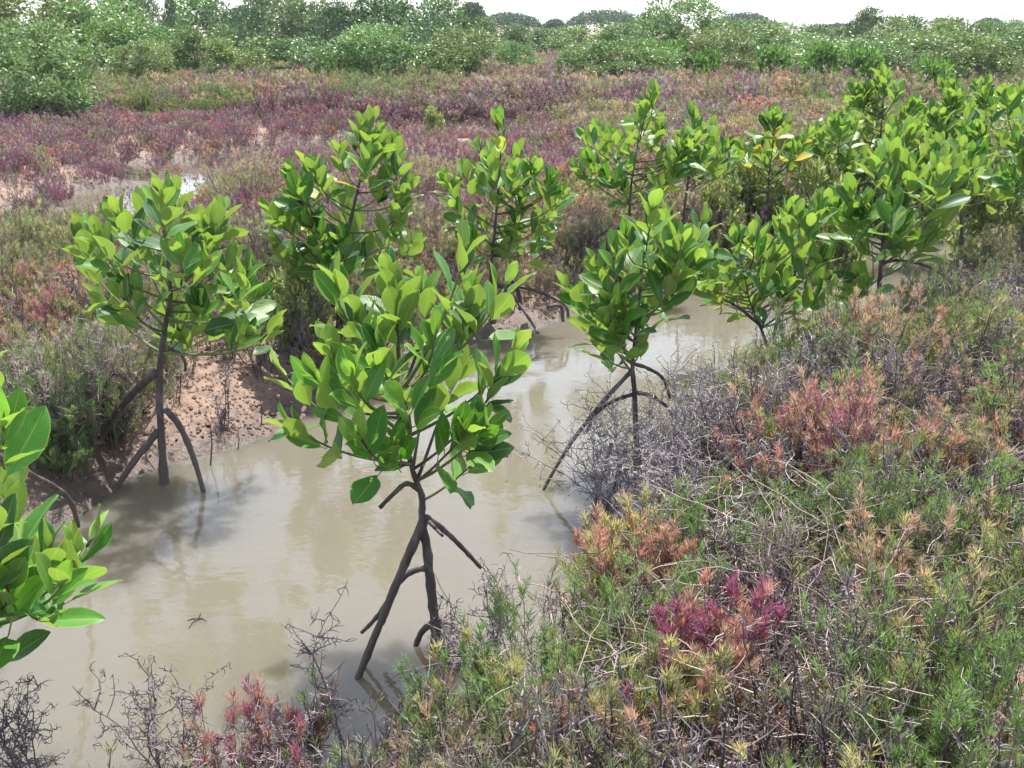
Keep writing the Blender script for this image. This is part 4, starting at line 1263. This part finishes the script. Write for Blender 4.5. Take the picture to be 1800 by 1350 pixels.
# ------------------------------------------------------------------ grey mangrove shrubs: the belt behind
def shrub_mesh(seed, nleaf, wid, hgt, ll, lw, base_cols, clumps=46, low=0.05):
    r = np.random.RandomState(seed)
    rr = random.Random(seed)
    cen = []
    for i in range(clumps):
        a = r.uniform(0, 2 * math.pi); t = r.uniform(0, 1)
        u = math.sqrt(r.uniform(0.05, 1))
        zz = low + (1 - low) * t
        prof = math.sqrt(max(0.05, 1 - (max(0, t - 0.35) / 0.70) ** 2)) * (0.75 + 0.25 * min(1, t / 0.35))
        cen.append((math.cos(a) * u * prof * wid / 2 * 0.86, math.sin(a) * u * prof * wid / 2 * 0.86, zz * hgt * 0.86, r.uniform(0.12, 0.26) * wid * 0.62))
    v = np.zeros((nleaf * 4, 3)); c = np.zeros((nleaf * 4, 3))
    ci = r.randint(0, clumps, nleaf)
    cc = np.array(cen)[ci]
    dirs = r.normal(size=(nleaf, 3)); dirs /= np.linalg.norm(dirs, axis=1)[:, None]
    rad = cc[:, 3] * r.uniform(0.25, 1.0, nleaf) ** 0.45
    pos = cc[:, :3] + dirs * rad[:, None] * np.array([1, 1, 0.75])
    # stray shoots on the outline
    st = r.uniform(size=nleaf) < 0.05
    pos[st] += dirs[st] * (0.12 * wid * r.uniform(size=st.sum()))[:, None] * np.array([0.7, 0.7, 1.0])
    pos[:, 2] = np.abs(pos[:, 2])
    ld = dirs * 0.7 + r.normal(size=(nleaf, 3)) * 0.7 + np.array([0, 0, 0.55]); ld /= np.linalg.norm(ld, axis=1)[:, None]
    sd_ = np.cross(ld, r.normal(size=(nleaf, 3))); sd_ /= np.linalg.norm(sd_, axis=1)[:, None]
    L = ll * r.uniform(0.7, 1.3, nleaf)[:, None]; W = lw * r.uniform(0.7, 1.3, nleaf)[:, None]
    nrm = np.cross(sd_, ld)
    v[0::4] = pos
    v[1::4] = pos + ld * L * 0.5 + sd_ * W / 2 + nrm * L * 0.06
    v[2::4] = pos + ld * L
    v[3::4] = pos + ld * L * 0.5 - sd_ * W / 2 + nrm * L * 0.06
    bc = np.array(base_cols)
    pick = bc[r.randint(0, len(bc), nleaf)] * r.uniform(0.8, 1.2, nleaf)[:, None]
    clt = r.uniform(0.82, 1.18, clumps)[ci]
    c[:] = np.repeat(pick * clt[:, None], 4, axis=0)
    me = bpy.data.meshes.new('crown')
    me.vertices.add(nleaf * 4); me.vertices.foreach_set('co', v.ravel())
    me.loops.add(nleaf * 4); me.loops.foreach_set('vertex_index', np.arange(nleaf * 4))
    me.polygons.add(nleaf); me.polygons.foreach_set('loop_start', np.arange(nleaf) * 4)
    at = me.color_attributes.new('col', 'FLOAT_COLOR', 'POINT')
    at.data.foreach_set('color', np.concatenate([c, np.ones((nleaf * 4, 1))], 1).astype(np.float32).ravel())
    me.update(calc_edges=True); me.validate()
    # trunk and limbs
    b = MB()
    for k in range(7):
        x, y, z, q = cen[rr.randrange(clumps)]
        p3 = Vector((x * .75, y * .75, z * .7))
        p0 = Vector((rr.uniform(-.05, .05), rr.uniform(-.05, .05), -0.15))
        pth = bez(p0, Vector((x * .15, y * .15, z * .4)), Vector((x * .7, y * .7, z * .7)), p3, 8)
        b.tube(pth, [0.024 * hgt / 2 * (1 - 0.75 * i / 7) for i in range(8)], 6, (1, 1, 1), True)
    tm = b.mesh('trunk'); tm.materials.append(M_FARBARK)
    return me, tm

GREYC = [(0.100, 0.190, 0.052), (0.130, 0.225, 0.062), (0.170, 0.265, 0.080), (0.076, 0.158, 0.046), (0.290, 0.350, 0.150)]
DARKC = [(0.050, 0.105, 0.040), (0.070, 0.130, 0.050), (0.040, 0.085, 0.038)]
BRIGHTC = [(0.090, 0.190, 0.040), (0.115, 0.220, 0.050), (0.075, 0.165, 0.040), (0.15, 0.25, 0.07)]
SH = {'grey': [], 'dark': [], 'bright': [], 'far': [], 'small': []}
for k in range(4):
    SH['grey'].append(shrub_mesh(40 + k, 11000, 2.6, 2.2, 0.088, 0.038, GREYC, 34))
for k in range(2):
    SH['dark'].append(shrub_mesh(60 + k, 11000, 2.6, 2.2, 0.080, 0.036, DARKC, 34))
    SH['bright'].append(shrub_mesh(70 + k, 1500, 1.4, 1.0, 0.15, 0.065, BRIGHTC, 26))
    SH['small'].append(shrub_mesh(75 + k, 3000, 0.9, 0.8, 0.07, 0.033, [(0.20, 0.25, 0.08), (0.26, 0.30, 0.11), (0.15, 0.21, 0.06), (0.36, 0.37, 0.20)], 26))
    SH['far'].append(shrub_mesh(80 + k, 6000, 2.6, 2.0, 0.12, 0.055, GREYC + DARKC, 50))
for lst, mt in (('grey', M_GREY), ('dark', M_GREY), ('bright', M_BUSH), ('far', M_GREY), ('small', M_PALE)):
    for cm, tm in SH[lst]: cm.materials.append(mt)
DIM = {'grey': (2.6, 2.2), 'dark': (2.6, 2.2), 'bright': (1.4, 1.0), 'far': (2.6, 2.0), 'small': (0.9, 0.8)}
rsh = random.Random(12)
def shrub(label, px, top, base, wpx, kind, group=None, name='grey_mangrove_shrub', cat='shrub', gz=0.68):
    g = G(px, base, gz)
    g.z = hz(g.x, g.y) - 0.03
    t = P(px, top, g.y)
    hgt = max(0.5, t.z - g.z)
    wid = abs(P(px + wpx, base, g.y).x - P(px, base, g.y).x)
    cm, tm = rsh.choice(SH[kind])
    root = empty(name, g, label, cat, group)
    dw, dh = DIM[kind]
    sx = wid / dw; sz = hgt / (dh * 0.93)
    root.rotation_euler = (0, 0, rsh.uniform(0, 6.283))
    for nm, me in (('trunk', tm), ('crown', cm)):
        o = bpy.data.objects.new(nm, me); COL.objects.link(o); o.parent = root
        o.scale = (sx, sx * rsh.uniform(0.9, 1.1), sz)
        g_ = rsh.uniform(0.72, 1.22)
        o.color = (g_ * rsh.uniform(0.85, 1.22), g_, g_ * rsh.uniform(0.8, 1.25), 1)
    return root
GB = 'grey mangrove shrubs in the belt behind the marsh'
rows = [
    ('round grey-green shrub at the far left edge, dark at its foot', 70, 40, 168, 240, 'grey'),
    ('grey-green shrub cut by the left edge behind the round one', -70, 15, 150, 230, 'grey'),
    ('tall pale shrub filling the top left corner', 60, -20, 125, 270, 'grey'),
    ('pale green shrub right of the top left corner shrub', 190, 5, 125, 220, 'grey'),
    ('low grey-green shrub in front of the gap at upper left', 250, 70, 138, 130, 'grey'),
    ('dark tall shrub breaking the skyline at upper left', 290, -12, 108, 90, 'dark'),
    ('pale low shrub in the middle of the left half of the belt', 430, 62, 130, 170, 'grey'),
    ('rounded grey shrub right of the dark skyline one', 350, 40, 124, 160, 'grey'),
    ('dark shrub crown high in the left half of the belt', 430, 0, 105, 130, 'dark'),
    ('pale shrub low in front of the big dark shrub, left side', 545, 62, 132, 180, 'grey'),
    ('big dark rounded shrub against the sky left of centre', 700, -14, 122, 230, 'dark'),
    ('grey-green shrub in front of the big dark one', 660, 45, 134, 190, 'grey'),
    ('pale yellowish shrub at the right foot of the big dark one', 815, 52, 134, 160, 'grey'),
    ('dark shrub left behind the big dark one', 610, 5, 105, 120, 'dark'),
    ('low shrub at the start of the gap in the belt', 905, 72, 122, 90, 'grey'),
    ('low grey shrub right of the gap in the belt', 1060, 72, 132, 150, 'grey'),
    ('tall twin-crowned shrub right of centre against the sky', 1190, -2, 112, 190, 'grey'),
    ('low shrub in front of the tall twin-crowned one', 1130, 62, 130, 140, 'grey'),
    ('grey shrub right foot of the tall twin-crowned one', 1265, 50, 124, 160, 'grey'),
    ('rounded shrub left of the notch in the right skyline', 1370, 34, 116, 180, 'grey'),
    ('low broad shrub under the notch in the right skyline', 1455, 62, 128, 190, 'grey'),
    ('upright dark shrub right of the notch in the right skyline', 1525, 16, 100, 90, 'dark'),
    ('grey-green shrub right of the upright dark one', 1610, 30, 118, 190, 'grey'),
    ('speckled shrub low in front near the right edge', 1690, 58, 138, 190, 'grey'),
    ('pale shrub at the right edge of the belt', 1770, 44, 134, 190, 'grey'),
    ('shrub half cut off by the right edge', 1850, 34, 130, 190, 'grey'),
    ('low grey shrub between the notch and the upright dark one', 1540, 70, 134, 160, 'grey'),
]
for lb, px, tp, bs, wp, kd in rows:
    shrub(lb, px, tp, bs, wp * 1.18, kd, GB)
used_rear = set()
def rear_label(px):
    for lb, fx, *_ in sorted(rows, key=lambda q: abs(q[1] - px)):
        side = 'just left of' if px < fx - 12 else 'just right of' if px > fx + 12 else 'straight behind'
        t = 'rear shrub ' + side + ' the ' + lb
        if t not in used_rear and len(t.split()) <= 16:
            used_rear.add(t)
            return t
    return 'rear grey-green shrub closing the belt along the skyline'
for px, tp, bs, wp in [(120, 0, 98, 170), (230, -8, 96, 160), (360, -6, 95, 160), (480, -14, 96, 160), (540, 2, 98, 150), (600, 20, 98, 160), (780, 0, 98, 130),
                       (850, 34, 98, 120), (900, 46, 96, 110), (960, 52, 92, 110), (1010, 48, 94, 120), (1080, 44, 96, 140), (1120, 40, 98, 120), (1280, 38, 96, 130),
                       (1330, 40, 94, 130), (1420, 46, 96, 130), (1480, 48, 94, 120), (1580, 32, 96, 140), (1660, 34, 98, 140), (1740, 40, 96, 150), (1800, 38, 96, 150),
                       (-20, -10, 96, 180), (1880, 36, 94, 160), (690, 10, 94, 150), (420, 20, 96, 140)]:
    shrub(rear_label(px), px, tp, bs, wp, 'far', 'rear shrubs along the skyline')
# bright broad-leaved young mangroves at the foot of the belt
for lb, px, tp, bs, wp in [
    ('bright green young mangrove at the foot of the belt, upper left', 275, 88, 130, 70),
    ('bright green young mangrove left of the tall twin-crowned shrub', 1150, 78, 122, 70),
    ('bright green young mangrove under the tall twin-crowned shrub', 1190, 76, 124, 60),
    ('bright green young mangrove in front of the rounded right shrub', 1355, 88, 132, 90),
    ('bright green young mangrove right of the gap in the belt', 1000, 98, 128, 70),
    ('bright green young mangrove under the notch in the skyline', 1245, 92, 132, 70),
    ('bright green young mangrove behind the pointed thicket sapling', 1440, 85, 136, 90),
    ('bright green young mangrove near the right end of the belt', 1520, 92, 140, 90),
    ('bright green young mangrove below the pale right edge shrub', 1640, 110, 150, 90)]:
    shrub(lb, px, tp, bs, wp, 'bright', 'young mangroves at the foot of the belt', 'young_mangrove')
# small pale-leaved shrubs among the saplings on the right
for lb, px, tp, bs, wp in [
    ('small pale-leaved shrub between the yellow tinged sapling and the thicket', 1450, 215, 360, 170),
    ('small pale-leaved shrub under the yellow tinged sapling', 1330, 300, 400, 140),
    ('small pale-leaved shrub left of the wide right hand sapling', 1420, 290, 410, 130),
    ('small pale-leaved shrub over the grey water near the right edge', 1735, 310, 430, 130),
    ('pale-leaved shrub behind the wide right hand sapling', 1600, 240, 370, 170),
    ('pale-leaved shrub in the thicket near the right edge', 1740, 225, 340, 160),
    ('small pale-leaved shrub at the left foot of the tall pointed sapling', 520, 500, 600, 110),
    ('pale-leaved shrub at the back of the thicket under the pointed sapling', 1500, 190, 330, 150),
    ('pale-leaved shrub between the narrow and the yellow tinged sapling', 1295, 275, 395, 110),
    ('pale-leaved shrub at the right rear of the thicket', 1680, 170, 300, 170),
    ('low pale-leaved shrub between the two-stemmed and the wide sapling', 1465, 330, 440, 120),
    ('lone small pale-leaved shrub on the purple flat', 765, 190, 232, 40),
    ('small pale-leaved shrub beside the narrow sapling trunk', 1265, 320, 420, 110)]:
    shrub(lb, px, tp, bs, wp, 'small', 'small pale-leaved shrubs among the saplings', 'pale_leaved_shrub', 'shrub', 0.2)

# spreading trees far off
def acacia(label, px, top, Y, wpx, seed):
    r = random.Random(seed); q = np.random.RandomState(seed)
    t = P(px, top, Y)
    x = t.x; g = Vector((x, Y, 0.2))
    h = t.z - 0.2; wid = wpx / FPX * Y
    root = empty('spreading_tree', g, label, 'tree', 'far trees on the skyline')
    b = MB()
    for k in range(6):
        a = r.uniform(0, 6.28); rr = wid * r.uniform(0.15, 0.42)
        e = Vector((math.cos(a) * rr, math.sin(a) * rr * .6, h * 0.86))
        b.tube(bez(Vector((0, 0, -0.3)), Vector((0, 0, h * .45)), e * 0.5 + Vector((0, 0, h * .3)), e, 7), [0.16 * (1 - .8 * i / 6) for i in range(7)], 6, (1, 1, 1), True)
    b.build('trunk', M_FARBARK, root)
    c = MB()
    for k in range(4200):
        a = r.uniform(0, 6.28); u = math.sqrt(r.random())
        dome = math.sqrt(max(0, 1 - u * u * 0.95))
        z = h * (0.40 + 0.58 * dome * r.uniform(0.45, 1.0) + r.gauss(0, 0.025))
        p = Vector((math.cos(a) * u * wid / 2, math.sin(a) * u * wid / 3.2, z))
        d = (rvec(r) + Vector((0, 0, 0.3))).normalized()
        col = r.choice([(0.045, 0.095, 0.045), (0.06, 0.115, 0.05), (0.035, 0.08, 0.04)])
        c.blade(p, d, d.orthogonal().normalized(), r.uniform(0.2, 0.4), r.uniform(0.1, 0.22), col)
    c.build('crown', M_BUSH, root)
acacia('dark spreading tree far off in the gap left of centre', 895, 22, 120, 110, 1)
acacia('dark wide spreading tree far off right of the gap', 1065, 16, 125, 130, 2)
acacia('dark small far tree between the two spreading ones', 975, 34, 140, 40, 3)
acacia('dark far tree behind the left shoulder of the belt', 830, 4, 95, 50, 4)
acacia('dark far tree behind the rounded shrub on the right skyline', 1310, 22, 120, 100, 5)
acacia('dark far tree in the notch of the right skyline', 1475, 42, 130, 60, 6)
acacia('dark far tree near the right end of the skyline', 1740, 32, 120, 60, 7)

# ------------------------------------------------------------------ the humid air over the marsh
def haze():
    m = bpy.data.materials.new('haze'); m.use_nodes = True
    t = m.node_tree; t.nodes.clear()
    out = t.nodes.new('ShaderNodeOutputMaterial')
    v = t.nodes.new('ShaderNodeVolumePrincipled')
    v.inputs['Color'].default_value = (0.86, 0.93, 1.0, 1)
    v.inputs['Density'].default_value = 0.0005
    v.inputs['Anisotropy'].default_value = 0.25
    t.links.new(v.outputs[0], out.inputs['Volume'])
    b = MB()
    x0, x1, y0, y1, z0, z1 = -150, 150, -30, 165, -1.4, 9.0
    b.v = [Vector(p) for p in ((x0, y0, z0), (x1, y0, z0), (x1, y1, z0), (x0, y1, z0), (x0, y0, z1), (x1, y0, z1), (x1, y1, z1), (x0, y1, z1))]
    b.c = [(1, 1, 1)] * 8
    b.f = [(3, 2, 1, 0), (4, 5, 6, 7), (0, 1, 5, 4), (1, 2, 6, 5), (2, 3, 7, 6), (3, 0, 4, 7)]
    o = b.build('haze', m)
    tag(o, 'thin humid haze over the marsh', None, None, 'stuff')
haze()
